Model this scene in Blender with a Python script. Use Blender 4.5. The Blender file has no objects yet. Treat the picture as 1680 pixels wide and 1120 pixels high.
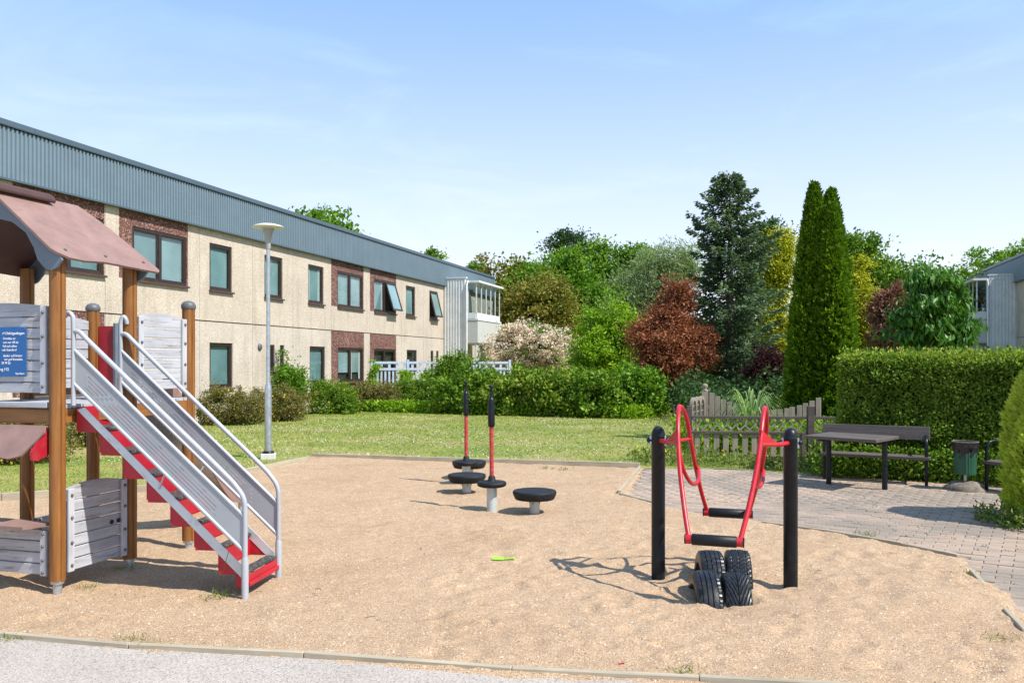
import bpy, math, random
import numpy as np
from mathutils import Vector, Matrix
from mathutils.geometry import tessellate_polygon
R = math.radians
scene = bpy.context.scene
col = scene.collection
rng = np.random.default_rng(7)
random.seed(7)

# ------------------------------------------------------------------ camera, sky, sun, exposure
FOC, CX, HY, EYE = 1400.0, 840.0, 595.0, 1.6
cam = bpy.data.cameras.new('camera')
cam.sensor_width = 36; cam.lens = 30.0; cam.shift_y = 0.0208
cam.clip_start = 0.05; cam.clip_end = 2000
co = bpy.data.objects.new('camera', cam); col.objects.link(co)
co.location = (0, 0, EYE); co.rotation_euler = (R(90), 0, 0)
scene.camera = co
SUN_EL = R(51); SX, SY = 0.86, -0.51
sunv = Vector((SX, SY, 0)).normalized() * math.cos(SUN_EL) + Vector((0, 0, math.sin(SUN_EL)))
world = bpy.data.worlds.new('World'); scene.world = world; world.use_nodes = True
wn = world.node_tree; wn.nodes.clear()
def wnode(t, **k):
    n = wn.nodes.new(t)
    for a, b in k.items(): setattr(n, a, b)
    return n
sky = wnode('ShaderNodeTexSky', sky_type='NISHITA', sun_disc=False)
sky.sun_elevation = SUN_EL; sky.sun_rotation = math.atan2(SX, SY)
sky.altitude = 0; sky.air_density = 1.0; sky.dust_density = 0.3; sky.ozone_density = 3.2
bg = wnode('ShaderNodeBackground'); bg.inputs['Strength'].default_value = 0.115
out = wnode('ShaderNodeOutputWorld')
# thin cirrus: pale streaks that thicken towards the horizon
tc = wnode('ShaderNodeTexCoord')
sep = wnode('ShaderNodeSeparateXYZ'); wn.links.new(tc.outputs['Generated'], sep.inputs[0])
mp = wnode('ShaderNodeMapping'); mp.inputs['Scale'].default_value = (1.6, 1.2, 6.5); mp.inputs['Rotation'].default_value = (R(8), R(24), 0)
wn.links.new(tc.outputs['Generated'], mp.inputs[0])
nz = wnode('ShaderNodeTexNoise'); nz.inputs['Scale'].default_value = 2.1; nz.inputs['Detail'].default_value = 9; nz.inputs['Roughness'].default_value = .62
nz.inputs['Distortion'].default_value = .6
wn.links.new(mp.outputs[0], nz.inputs['Vector'])
mr = wnode('ShaderNodeMapRange'); mr.inputs[1].default_value = .50; mr.inputs[2].default_value = .85; mr.inputs[3].default_value = 0; mr.inputs[4].default_value = .30
wn.links.new(nz.outputs['Fac'], mr.inputs[0])
mh = wnode('ShaderNodeMapRange'); mh.inputs[1].default_value = 0.02; mh.inputs[2].default_value = .42; mh.inputs[3].default_value = .85; mh.inputs[4].default_value = .55; mh.interpolation_type = 'SMOOTHSTEP'
wn.links.new(sep.outputs['Z'], mh.inputs[0])
ad = wnode('ShaderNodeMath', operation='ADD', use_clamp=True)
wn.links.new(mr.outputs[0], ad.inputs[0]); wn.links.new(mh.outputs[0], ad.inputs[1])
mx = wnode('ShaderNodeMixRGB'); mx.inputs['Color2'].default_value = (6.3, 6.75, 7.6, 1)
wn.links.new(ad.outputs[0], mx.inputs['Fac']); wn.links.new(sky.outputs[0], mx.inputs['Color1'])
cr_ = wnode('ShaderNodeValToRGB'); e_ = cr_.color_ramp.elements; e_[0].position = .02; e_[0].color = (.90, .915, .98, 1); e_[1].position = .42; e_[1].color = (.33, .58, 1.0, 1)
wn.links.new(sep.outputs['Z'], cr_.inputs[0]); sc_ = wnode('ShaderNodeMixRGB', blend_type='MULTIPLY'); sc_.inputs['Fac'].default_value = 1; sc_.inputs['Color2'].default_value = (8.3, 8.3, 8.3, 1)
wn.links.new(cr_.outputs[0], sc_.inputs['Color1']); wn.links.new(sc_.outputs[0], mx.inputs['Color2'])
wn.links.new(mx.outputs[0], bg.inputs['Color']); wn.links.new(bg.outputs[0], out.inputs['Surface'])
sl = bpy.data.lights.new('sun', 'SUN'); sl.energy = 5.0; sl.angle = R(.5); sl.color = (1, .955, .88)
so = bpy.data.objects.new('sun', sl); col.objects.link(so)
so.rotation_euler = sunv.to_track_quat('Z', 'Y').to_euler(); so.location = (20, -14, 30)
scene.view_settings.view_transform = 'Standard'; scene.view_settings.look = 'None'
scene.view_settings.gamma = 1; scene.view_settings.use_curve_mapping = False
scene.view_settings.exposure = 0.48

# ------------------------------------------------------------------ helpers
def at(px, py, Z): return Vector(((px - CX) * Z / FOC, Z, EYE - (py - HY) * Z / FOC))
def gp(px, py):
    Z = EYE * FOC / (py - HY); return Vector(((px - CX) * Z / FOC, Z, 0))

class MB:
    def __init__(s): s.v = []; s.f = []; s.sm = []
    def add(s, vs, fs, smooth=False):
        n = len(s.v); s.v += [tuple(v) for v in vs]
        for f in fs: s.f.append([i + n for i in f]); s.sm.append(smooth)
        return s
    def box(s, a, b, M=None):
        x0, y0, z0 = a; x1, y1, z1 = b
        vs = [Vector(p) for p in ((x0,y0,z0),(x1,y0,z0),(x1,y1,z0),(x0,y1,z0),(x0,y0,z1),(x1,y0,z1),(x1,y1,z1),(x0,y1,z1))]
        if M: vs = [M @ v for v in vs]
        return s.add(vs, [(0,3,2,1),(4,5,6,7),(0,1,5,4),(1,2,6,5),(2,3,7,6),(3,0,4,7)])
    def bar(s, p, q, w, h, up=(0, 0, 1)):
        p = Vector(p); q = Vector(q); d = (q - p); L = d.length; d.normalize(); u = Vector(up)
        sx = d.cross(u).normalized(); u = sx.cross(d).normalized()
        M = Matrix.Translation(p) @ Matrix((sx, d, u)).transposed().to_4x4()
        return s.box((-w/2, 0, -h/2), (w/2, L, h/2), M)
    def tube(s, pts, r, seg=12, caps=True):
        pts = [Vector(p) for p in pts]; n = len(pts)
        rr = r if isinstance(r, (list, tuple)) else [r] * n
        t0 = (pts[1] - pts[0]).normalized()
        a = Vector((0, 0, 1)) if abs(t0.z) < .9 else Vector((1, 0, 0))
        nrm = t0.cross(a).normalized(); vs = []; prev = t0
        for i in range(n):
            t = (pts[min(i+1, n-1)] - pts[max(i-1, 0)]).normalized()
            q = prev.rotation_difference(t); nrm = (q @ nrm); nrm = (nrm - t * nrm.dot(t)).normalized(); prev = t
            b = t.cross(nrm)
            for k in range(seg):
                an = 2 * math.pi * k / seg
                vs.append(pts[i] + (nrm * math.cos(an) + b * math.sin(an)) * rr[i])
        fs = [(i*seg + k, i*seg + (k+1) % seg, (i+1)*seg + (k+1) % seg, (i+1)*seg + k) for i in range(n-1) for k in range(seg)]
        s.add(vs, fs, True)
        if caps:
            s.add(vs[:seg], [tuple(range(seg))[::-1]]); s.add(vs[-seg:], [tuple(range(seg))])
        return s
    def lathe(s, prof, c=(0, 0, 0), seg=24, smooth=True):
        vs = []; n = len(prof)
        for r, z in prof:
            for k in range(seg):
                an = 2 * math.pi * k / seg; vs.append((c[0] + r*math.cos(an), c[1] + r*math.sin(an), c[2] + z))
        fs = [(i*seg + k, i*seg + (k+1) % seg, (i+1)*seg + (k+1) % seg, (i+1)*seg + k) for i in range(n-1) for k in range(seg)]
        s.add(vs, fs, smooth)
        s.add(vs[:seg], [tuple(range(seg))[::-1]]); s.add(vs[-seg:], [tuple(range(seg))])
        return s
    def prism(s, poly, thick, M):
        """2D polygon (x, z) extruded along local y from 0 to thick, mapped by M"""
        n = len(poly)
        area = sum(poly[i][0]*poly[(i+1) % n][1] - poly[(i+1) % n][0]*poly[i][1] for i in range(n))
        if area < 0: poly = poly[::-1]
        a = [M @ Vector((x, 0, z)) for x, z in poly]; b = [M @ Vector((x, thick, z)) for x, z in poly]
        tris = tessellate_polygon([[Vector((x, z, 0)) for x, z in poly]])
        fs = []
        for t in tris:
            i, j, k = t
            ar = (poly[j][0]-poly[i][0])*(poly[k][1]-poly[i][1]) - (poly[k][0]-poly[i][0])*(poly[j][1]-poly[i][1])
            if ar < 0: j, k = k, j
            fs.append((i, j, k)); fs.append((i+n, k+n, j+n))
        s.add(a + b, fs)
        s.add(a + b, [(i, i+n, (i+1) % n + n, (i+1) % n) for i in range(n)])
        return s
    def grid(s, xs, zs, hole, y0, y1, fn=None):
        """slab with holes: cell kept unless hole(cx, cz)"""
        nx, nz = len(xs)-1, len(zs)-1
        keep = [[not hole((xs[i]+xs[i+1])/2, (zs[j]+zs[j+1])/2) for j in range(nz)] for i in range(nx)]
        F = fn or (lambda x, y, z: (x, y, z))
        def K(i, j): return 0 <= i < nx and 0 <= j < nz and keep[i][j]
        for i in range(nx):
            for j in range(nz):
                if not keep[i][j]: continue
                x0, x1, z0, z1 = xs[i], xs[i+1], zs[j], zs[j+1]
                s.add([F(x0,y0,z0), F(x1,y0,z0), F(x1,y0,z1), F(x0,y0,z1)], [(0,1,2,3)])
                s.add([F(x0,y1,z0), F(x1,y1,z0), F(x1,y1,z1), F(x0,y1,z1)], [(3,2,1,0)])
                if not K(i-1, j): s.add([F(x0,y0,z0), F(x0,y0,z1), F(x0,y1,z1), F(x0,y1,z0)], [(0,1,2,3)])
                if not K(i+1, j): s.add([F(x1,y0,z0), F(x1,y0,z1), F(x1,y1,z1), F(x1,y1,z0)], [(3,2,1,0)])
                if not K(i, j-1): s.add([F(x0,y0,z0), F(x1,y0,z0), F(x1,y1,z0), F(x0,y1,z0)], [(3,2,1,0)])
                if not K(i, j+1): s.add([F(x0,y0,z1), F(x1,y0,z1), F(x1,y1,z1), F(x0,y1,z1)], [(0,1,2,3)])
        return s
    def mesh(s, name, m):
        me = bpy.data.meshes.new(name); me.from_pydata(s.v, [], s.f)
        me.polygons.foreach_set('use_smooth', s.sm)
        if m: me.materials.append(m)
        me.update(); return me
    def build(s, name, m, parent=None, loc=(0, 0, 0), rot=(0, 0, 0), bevel=0):
        o = bpy.data.objects.new(name, s.mesh(name, m)); col.objects.link(o)
        o.location = loc; o.rotation_euler = rot
        if parent: o.parent = parent
        if bevel: bev(o, bevel)
        return o
def bev(o, w, seg=1):
    b = o.modifiers.new('bevel', 'BEVEL'); b.width = w; b.segments = seg; b.limit_method = 'ANGLE'; b.angle_limit = R(40)
def inst(name, me, parent=None, loc=(0, 0, 0), rot=(0, 0, 0), scale=None):
    o = bpy.data.objects.new(name, me); col.objects.link(o); o.location = loc; o.rotation_euler = rot
    if scale: o.scale = scale
    if parent: o.parent = parent
    return o
def thing(name, label, cat, loc=(0, 0, 0), rz=0, group=None):
    o = bpy.data.objects.new(name, None); col.objects.link(o); o.location = loc; o.rotation_euler = (0, 0, rz)
    return tag(o, label, cat, group)
def tag(o, label, cat, group=None):
    o['label'] = label; o['category'] = cat
    if group: o['group'] = group
    return o
def kind(o, k): o['kind'] = k; return o
def kids(o): return [c for c in bpy.data.objects if c.parent == o]
def copy_tree(o, parent=None):
    c = o.copy(); col.objects.link(c); c.parent = parent
    for ch in kids(o): copy_tree(ch, c)
    return c
def crom(pts, n=8, closed=False):
    pts = [Vector(p) for p in pts]; out = []; N = len(pts)
    rngi = range(N if closed else N-1)
    for i in rngi:
        if closed: p0, p1, p2, p3 = pts[(i-1) % N], pts[i], pts[(i+1) % N], pts[(i+2) % N]
        else: p0, p1, p2, p3 = pts[max(i-1, 0)], pts[i], pts[i+1], pts[min(i+2, N-1)]
        for k in range(n):
            t = k / n
            out.append(.5*((2*p1) + (p2-p0)*t + (2*p0-5*p1+4*p2-p3)*t*t + (3*p1-p0-3*p2+p3)*t**3))
    if not closed: out.append(pts[-1])
    return out

# value noise
_tab = rng.random((256, 256))
def vnoise(x, y):
    x = np.asarray(x, float); y = np.asarray(y, float)
    xi = np.floor(x).astype(int); yi = np.floor(y).astype(int); fx = x - xi; fy = y - yi
    fx = fx*fx*(3-2*fx); fy = fy*fy*(3-2*fy)
    g = lambda a, b: _tab[a % 256, b % 256]
    return (g(xi, yi)*(1-fx)*(1-fy) + g(xi+1, yi)*fx*(1-fy) + g(xi, yi+1)*(1-fx)*fy + g(xi+1, yi+1)*fx*fy)
def fbm(x, y, o=4):
    s = 0; a = 1; t = 0
    for k in range(o):
        s = s + a*vnoise(x*2**k + 17*k, y*2**k + 5*k); t += a; a *= .5
    return s / t - .5

# ------------------------------------------------------------------ materials
def new_mat(name):
    m = bpy.data.materials.new(name); m.use_nodes = True; nt = m.node_tree
    b = nt.nodes['Principled BSDF']; return m, nt, b
def lk(nt, a, b): nt.links.new(a, b)
def coords(nt, scale=(1, 1, 1), rand=False, rot=(0, 0, 0)):
    t = nt.nodes.new('ShaderNodeTexCoord'); mpn = nt.nodes.new('ShaderNodeMapping')
    mpn.inputs['Scale'].default_value = scale; mpn.inputs['Rotation'].default_value = rot
    lk(nt, t.outputs['Object'], mpn.inputs[0])
    if rand:
        oi = nt.nodes.new('ShaderNodeObjectInfo'); ml = nt.nodes.new('ShaderNodeMath'); ml.operation = 'MULTIPLY'; ml.inputs[1].default_value = 73
        cb = nt.nodes.new('ShaderNodeCombineXYZ'); lk(nt, oi.outputs['Random'], ml.inputs[0])
        for i in range(3): lk(nt, ml.outputs[0], cb.inputs[i])
        lk(nt, cb.outputs[0], mpn.inputs['Location'])
    return mpn.outputs[0]
def noise(nt, vec, scale, detail=4, rough=.55):
    n = nt.nodes.new('ShaderNodeTexNoise'); n.inputs['Scale'].default_value = scale; n.inputs['Detail'].default_value = detail
    n.inputs['Roughness'].default_value = rough; lk(nt, vec, n.inputs['Vector']); return n.outputs['Fac']
def ramp(nt, fac, stops, interp='LINEAR'):
    r = nt.nodes.new('ShaderNodeValToRGB'); r.color_ramp.interpolation = interp
    e = r.color_ramp.elements
    while len(e) < len(stops): e.new(.5)
    for i, (p, c) in enumerate(stops):
        e[i].position = p; e[i].color = (*c, 1) if len(c) == 3 else c
    lk(nt, fac, r.inputs['Fac']); return r.outputs['Color']
def mixc(nt, fac, a, b, mode='MIX'):
    m = nt.nodes.new('ShaderNodeMixRGB'); m.blend_type = mode
    for s, v in ((m.inputs['Fac'], fac), (m.inputs['Color1'], a), (m.inputs['Color2'], b)):
        if isinstance(v, (int, float)): s.default_value = v
        elif isinstance(v, tuple): s.default_value = (*v, 1)
        else: lk(nt, v, s)
    return m.outputs[0]
def bump(nt, b, h, strength=.3, dist=.01):
    n = nt.nodes.new('ShaderNodeBump'); n.inputs['Strength'].default_value = strength; n.inputs['Distance'].default_value = dist
    lk(nt, h, n.inputs['Height']); lk(nt, n.outputs[0], b.inputs['Normal'])
def plain(name, c, rough=.5, metal=0, var=.15, scale=8, bmp=.05, spec=.5, stretch=(1, 1, 1), fine=60, dirt=None, dthr=.52):
    m, nt, b = new_mat(name); v = coords(nt, stretch, True)
    n = noise(nt, v, scale)
    lo = tuple(x*(1-var) for x in c); hi = tuple(min(1, x*(1+var)) for x in c)
    cc = ramp(nt, n, [(.3, lo), (.7, hi)])
    if dirt:
        n2 = noise(nt, v, scale*2.3, 6, .7); f = ramp(nt, n2, [(dthr, (0,0,0)), (dthr+.18, (1,1,1))])
        cc = mixc(nt, f, cc, dirt)
    lk(nt, cc, b.inputs['Base Color'])
    b.inputs['Roughness'].default_value = rough; b.inputs['Metallic'].default_value = metal
    b.inputs['Specular IOR Level'].default_value = spec
    if bmp: bump(nt, b, noise(nt, v, fine, 3), bmp, .01)
    return m
M = {}
def wood_mat(name, c1, c2, worn, axis='x', wornamt=.6, rough=.7):
    m, nt, b = new_mat(name)
    st = {'x': (1.2, 22, 22), 'z': (22, 22, 1.2), 'y': (22, 1.2, 22)}[axis]
    v = coords(nt, st, True); n = noise(nt, v, 1.6, 6, .65)
    cc = ramp(nt, n, [(.3, c1), (.62, c2)])
    n2 = noise(nt, v, 2.6, 8, .75); f = ramp(nt, n2, [(wornamt, (0,0,0)), (wornamt+.05, (1,1,1))])
    cc = mixc(nt, f, cc, worn)
    v2 = coords(nt, (1, 1, 1), True); n3 = noise(nt, v2, 3, 3)
    cc = mixc(nt, .5, cc, ramp(nt, n3, [(.3, (.55,.55,.55)), (.7, (1,1,1))]), 'MULTIPLY')
    lk(nt, cc, b.inputs['Base Color']); b.inputs['Roughness'].default_value = rough
    bump(nt, b, n2, .5, .004)
    return m
M['plank'] = wood_mat('weathered_grey_paint', (.35,.36,.39), (.49,.50,.53), (.24,.18,.13), 'x', .565)
M['batten'] = wood_mat('weathered_grey_batten', (.40,.41,.44), (.54,.55,.58), (.3,.25,.2), 'z', .62)
M['post'] = wood_mat('stained_orange_timber', (.17,.06,.010), (.31,.125,.024), (.06,.024,.010), 'z', .63, .5)
M['beam'] = wood_mat('stained_beam', (.21,.08,.016), (.33,.14,.032), (.085,.035,.014), 'x', .66, .5)
M['edge'] = wood_mat('edging_timber', (.32,.27,.19), (.47,.40,.29), (.15,.12,.08), 'x', .62, .85)
M['bench'] = wood_mat('bench_timber', (.075,.06,.052), (.13,.105,.09), (.2,.17,.14), 'x', .62, .65)
M['fence_dark'] = wood_mat('dark_fence_timber', (.06,.045,.042), (.11,.085,.075), (.16,.13,.11), 'x', .6, .75)
M['fence_grey'] = wood_mat('grey_fence_timber', (.20,.165,.13), (.34,.29,.23), (.10,.08,.06), 'z', .62, .85)
M['fence_white'] = plain('pale_blue_fence_paint', (.40,.47,.56), .6, var=.12)
M['white_flat'] = plain('white_letters', (.85,.86,.88), .5, var=.02, bmp=0)
M['grey_metal'] = plain('grey_powder_coat', (.40,.42,.45), .38, .15, .06, 5, .03)
M['grey_panel'] = plain('grey_sheet', (.33,.355,.38), .42, .1, .10, 3, .03)
M['stringer'] = plain('pale_grey_sheet', (.56,.61,.64), .35, .3, .08, 5, .03, dirt=(.45,.45,.42))
M['galv'] = plain('galvanised_steel', (.46,.50,.54), .35, .7, .18, 14, .04)
M['red'] = plain('red_board', (.40,.008,.022), .42, 0, .14, 5, .04, dirt=(.30,.035,.035))
M['red_paint'] = plain('red_paint', (.46,.008,.018), .36, 0, .12, 9, .03, dirt=(.36,.06,.05), dthr=.54)
M['red_worn'] = plain('scratched_red_paint', (.48,.010,.016), .35, 0, .12, 26, .05, dirt=(.25,.16,.14), dthr=.47)
M['tread'] = plain('dark_tread', (.035,.038,.042), .6, 0, .4, 20, .2, dirt=(.30,.23,.15))
M['black'] = plain('black_paint', (.006,.009,.013), .36, 0, .3, 6, .04, spec=.3, dirt=(.02,.02,.02))
M['rubber'] = plain('black_rubber', (.009,.010,.012), .5, 0, .3, 10, .12, spec=.3)
M['rubber_dusty'] = plain('dusty_black_rubber', (.008,.010,.013), .6, 0, .4, 9, .5, spec=.3, fine=90, dirt=(.03,.027,.022))
M['tyre'] = plain('tyre_rubber', (.007,.009,.012), .36, 0, .3, 10, .1, dirt=(.03,.028,.024))
M['roofply'] = plain('weathered_brown_board', (.25,.15,.125), .60, 0, .16, 5, .06, stretch=(1, 1, 1), dirt=(.20,.12,.10))
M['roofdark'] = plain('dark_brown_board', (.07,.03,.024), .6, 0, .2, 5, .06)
M['gable'] = plain('blue_grey_board', (.13,.165,.20), .5, 0, .12, 5, .03)
M['capgrey'] = plain('grey_plastic_cap', (.10,.105,.11), .5, 0, .2, 9, .05)
M['concrete_foot'] = plain('light_concrete', (.55,.54,.51), .85, 0, .15, 14, .3)
M['stone'] = plain('rough_boulder', (.16,.13,.10), .9, 0, .35, 9, .6, dirt=(.30,.27,.22))
M['bin_green'] = plain('green_bin', (.015,.085,.045), .45, 0, .15, 7, .05)
M['binbag'] = plain('black_bin_bag', (.018,.018,.02), .22, 0, .2, 7, .5, fine=25)
M['sign_blue'] = plain('blue_sign', (.008,.11,.33), .4, 0, .04, 3, .0)
M['lamp_white'] = plain('lamp_shade', (.62,.62,.58), .4, 0, .05, 5, .0)
M['lamp_cone'] = plain('lamp_cone', (.30,.31,.31), .3, 0, .1, 5, 0)
M['spin_post'] = plain('pale_steel_post', (.48,.53,.52), .4, .2, .08, 6, .03)
M['bark'] = plain('bark', (.10,.075,.05), .9, 0, .3, 12, .6, stretch=(4, 4, 1))
M['shovel'] = plain('lime_plastic', (.30,.62,.03), .35, 0, .05, 5, 0)
M['clad'] = plain('blue_grey_cladding', (.16,.22,.26), .42, .15, .06, 2, 0)
M['cladcap'] = plain('dark_flashing', (.09,.13,.155), .4, .3, .06, 2, 0)
M['white_clad'] = plain('white_cladding', (.66,.67,.66), .5, 0, .08, 2, .0, dirt=(.55,.55,.52))
M['beige_clad'] = plain('beige_balcony_board', (.50,.50,.46), .55, 0, .05, 2, .0)
M['brown_frame'] = plain('dark_brown_frame', (.035,.022,.018), .4, 0, .2, 4, 0)
M['sill'] = plain('brown_sill', (.10,.06,.05), .4, .2, .2, 4, 0)
M['roof'] = plain('roof_felt', (.10,.10,.11), .85, 0, .2, 4, .1)
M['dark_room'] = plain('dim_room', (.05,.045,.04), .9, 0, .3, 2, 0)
M['slide'] = plain('steel_slide_bed', (.45,.45,.45), .25, .9, .05, 3, 0)
M['soil'] = plain('dry_soil', (.26,.19,.125), .95, 0, .4, 14, .7, dirt=(.10,.13,.04))
def blind_mat():
    m, nt, b = new_mat('window_blind'); v = coords(nt, (1,1,1), True)
    w = nt.nodes.new('ShaderNodeTexWave'); w.bands_direction = 'Z'; w.inputs['Scale'].default_value = 6.5; w.inputs['Distortion'].default_value = 0
    lk(nt, v, w.inputs['Vector'])
    c = ramp(nt, noise(nt, v, .9, 2), [(.3, (.27,.37,.37)), (.55, (.38,.49,.49)), (.8, (.52,.60,.60))])
    c = mixc(nt, .35, c, ramp(nt, w.outputs['Fac'], [(0, (.55,.55,.55)), (.5, (1,1,1))]), 'MULTIPLY')
    oi = nt.nodes.new('ShaderNodeObjectInfo'); c = mixc(nt, 1, c, ramp(nt, oi.outputs['Random'], [(0, (.55,.62,.62)), (.35, (.85,.9,.9)), (.6, (1,1,1)), (1, (1.0,.93,.88))]), 'MULTIPLY')
    lk(nt, c, b.inputs['Base Color']); b.inputs['Roughness'].default_value = .6
    return m
M['blind'] = blind_mat()
def glass_mat():
    m, nt, b = new_mat('window_glass')
    o = nt.nodes['Material Output']
    tr = nt.nodes.new('ShaderNodeBsdfTransparent'); tr.inputs[0].default_value = (.86,.915,.92,1)
    gl = nt.nodes.new('ShaderNodeBsdfGlossy'); gl.inputs['Roughness'].default_value = .02
    v = coords(nt, (1,1,1), True); bn = nt.nodes.new('ShaderNodeBump'); bn.inputs['Strength'].default_value = .06; bn.inputs['Distance'].default_value = .05
    lk(nt, noise(nt, v, 1.4, 2), bn.inputs['Height']); lk(nt, bn.outputs[0], gl.inputs['Normal'])
    lw = nt.nodes.new('ShaderNodeFresnel'); lw.inputs['IOR'].default_value = 1.9; ge = nt.nodes.new('ShaderNodeNewGeometry'); iv_ = nt.nodes.new('ShaderNodeMath'); iv_.operation = 'SUBTRACT'; iv_.inputs[0].default_value = 1; lk(nt, ge.outputs['Backfacing'], iv_.inputs[1])
    fr = nt.nodes.new('ShaderNodeMath'); fr.operation = 'MULTIPLY'; lk(nt, lw.outputs[0], fr.inputs[0]); lk(nt, iv_.outputs[0], fr.inputs[1])
    ms = nt.nodes.new('ShaderNodeMixShader'); lk(nt, fr.outputs[0], ms.inputs[0]); lk(nt, tr.outputs[0], ms.inputs[1]); lk(nt, gl.outputs[0], ms.inputs[2])
    lk(nt, ms.outputs[0], o.inputs['Surface']); nt.nodes.remove(b)
    return m
M['glass'] = glass_mat()
M['curtain'] = plain('white_curtain', (.60,.61,.58), .8, 0, .1, 6, 0, stretch=(1,1,.1))
def aggregate(name, cols, sc=70, bs=.5):
    m, nt, b = new_mat(name); v = coords(nt)
    vo = nt.nodes.new('ShaderNodeTexVoronoi'); vo.inputs['Scale'].default_value = sc; lk(nt, v, vo.inputs['Vector'])
    s = nt.nodes.new('ShaderNodeSeparateColor'); lk(nt, vo.outputs['Color'], s.inputs[0])
    n = len(cols); c = ramp(nt, s.outputs[0], [(i/n, k) for i, k in enumerate(cols)], 'CONSTANT')
    big = noise(nt, v, .9, 5); c = mixc(nt, .55, c, ramp(nt, big, [(.3, (.72,.70,.68)), (.65, (1,1,1))]), 'MULTIPLY')
    v3 = coords(nt, (3, 3, .35)); c = mixc(nt, .38, c, ramp(nt, noise(nt, v3, 1.1, 6, .65), [(.36, (.66,.64,.61)), (.50, (1,1,1))]), 'MULTIPLY')
    lk(nt, c, b.inputs['Base Color']); b.inputs['Roughness'].default_value = .85
    bump(nt, b, vo.outputs['Distance'], bs, .006)
    return m
M['concrete'] = aggregate('exposed_aggregate', [(.55,.47,.375), (.47,.385,.295), (.63,.55,.455), (.40,.315,.235), (.55,.475,.385), (.51,.42,.325), (.68,.62,.54)], 78)
M['concrete_low'] = aggregate('exposed_aggregate_pale', [(.55,.48,.395), (.47,.395,.315), (.62,.56,.475), (.41,.33,.255), (.55,.485,.40), (.51,.43,.345), (.67,.62,.55)], 78)
M['brown_agg'] = aggregate('brown_aggregate', [(.17,.07,.05), (.10,.04,.032), (.25,.12,.09), (.13,.055,.04), (.34,.22,.18), (.15,.06,.045), (.08,.035,.03)], 34)
def ground_mats():
    # sand
    m, nt, b = new_mat('sand_gravel'); v = coords(nt)
    vo = nt.nodes.new('ShaderNodeTexVoronoi'); vo.inputs['Scale'].default_value = 190; lk(nt, v, vo.inputs['Vector'])
    s = nt.nodes.new('ShaderNodeSeparateColor'); lk(nt, vo.outputs['Color'], s.inputs[0])
    c = ramp(nt, s.outputs[0], [(0,(.44,.295,.175)), (.22,(.515,.352,.216)), (.40,(.345,.225,.132)), (.52,(.475,.322,.196)), (.72,(.58,.428,.284)), (.91,(.17,.115,.075)), (.96,(.73,.61,.48))], 'CONSTANT')
    c = mixc(nt, .75, c, ramp(nt, noise(nt, v, 1.1, 7, .6), [(.3,(.80,.76,.72)), (.5,(.96,.95,.94)), (.7,(1,1,1))]), 'MULTIPLY')
    c = mixc(nt, .3, c, ramp(nt, noise(nt, v, 9, 5, .7), [(.35,(.72,.70,.68)), (.55,(1,1,1))]), 'MULTIPLY')
    lk(nt, c, b.inputs['Base Color']); b.inputs['Roughness'].default_value = .95; b.inputs['Specular IOR Level'].default_value = .2
    h = mixc(nt, .5, noise(nt, v, 34, 6, .7), vo.outputs['Distance']); bump(nt, b, h, .8, .012)
    M['sand'] = m
    m, nt, b = new_mat('asphalt'); v = coords(nt)
    vo = nt.nodes.new('ShaderNodeTexVoronoi'); vo.inputs['Scale'].default_value = 120; lk(nt, v, vo.inputs['Vector'])
    s = nt.nodes.new('ShaderNodeSeparateColor'); lk(nt, vo.outputs['Color'], s.inputs[0])
    c = ramp(nt, s.outputs[0], [(0,(.40,.35,.30)), (.25,(.45,.39,.335)), (.5,(.35,.305,.265)), (.7,(.49,.43,.37)), (.92,(.24,.215,.19))], 'CONSTANT')
    c = mixc(nt, .6, c, ramp(nt, noise(nt, v, 1.5, 6), [(.3,(.75,.73,.72)), (.65,(1,1,1))]), 'MULTIPLY')
    lk(nt, c, b.inputs['Base Color']); b.inputs['Roughness'].default_value = .9; bump(nt, b, vo.outputs['Distance'], .5, .008)
    M['asphalt'] = m
    m, nt, b = new_mat('lawn'); v = coords(nt)
    c = ramp(nt, noise(nt, v, .55, 6, .6), [(.3,(.15,.20,.03)), (.43,(.21,.25,.045)), (.54,(.29,.28,.07)), (.66,(.37,.30,.13))])
    c = mixc(nt, .7, c, ramp(nt, noise(nt, v, 14, 6, .75), [(.3,(.50,.55,.42)), (.6,(1,1,1))]), 'MULTIPLY')
    lk(nt, c, b.inputs['Base Color']); b.inputs['Roughness'].default_value = .9; bump(nt, b, noise(nt, v, 40, 5), .8, .03)
    M['lawn'] = m
    m, nt, b = new_mat('blade'); a = nt.nodes.new('ShaderNodeAttribute'); a.attribute_name = 'rnd'
    c = ramp(nt, a.outputs['Fac'], [(0,(.12,.19,.022)), (.35,(.20,.265,.035)), (.65,(.31,.33,.065)), (.82,(.40,.35,.13)), (1,(.46,.35,.17))])
    lk(nt, c, b.inputs['Base Color']); b.inputs['Roughness'].default_value = .7; b.inputs['Specular IOR Level'].default_value = .08
    M['blade'] = m
    m, nt, b = new_mat('paver'); v = coords(nt, (1,1,1)); oi = nt.nodes.new('ShaderNodeAttribute'); oi.attribute_name = 'rnd'
    c = ramp(nt, oi.outputs['Fac'], [(0,(.37,.265,.19)), (.3,(.41,.305,.225)), (.6,(.35,.265,.205)), (.85,(.39,.29,.215)), (1,(.32,.25,.195))])
    tc2 = nt.nodes.new('ShaderNodeNewGeometry')
    n = nt.nodes.new('ShaderNodeTexNoise'); n.inputs['Scale'].default_value = .75; n.inputs['Detail'].default_value = 7; n.inputs['Roughness'].default_value = .62; lk(nt, tc2.outputs['Position'], n.inputs['Vector'])
    c = mixc(nt, ramp(nt, n.outputs['Fac'], [(.44,(0,0,0)), (.58,(.75,.75,.75))]), c, (.215,.185,.15))
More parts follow.
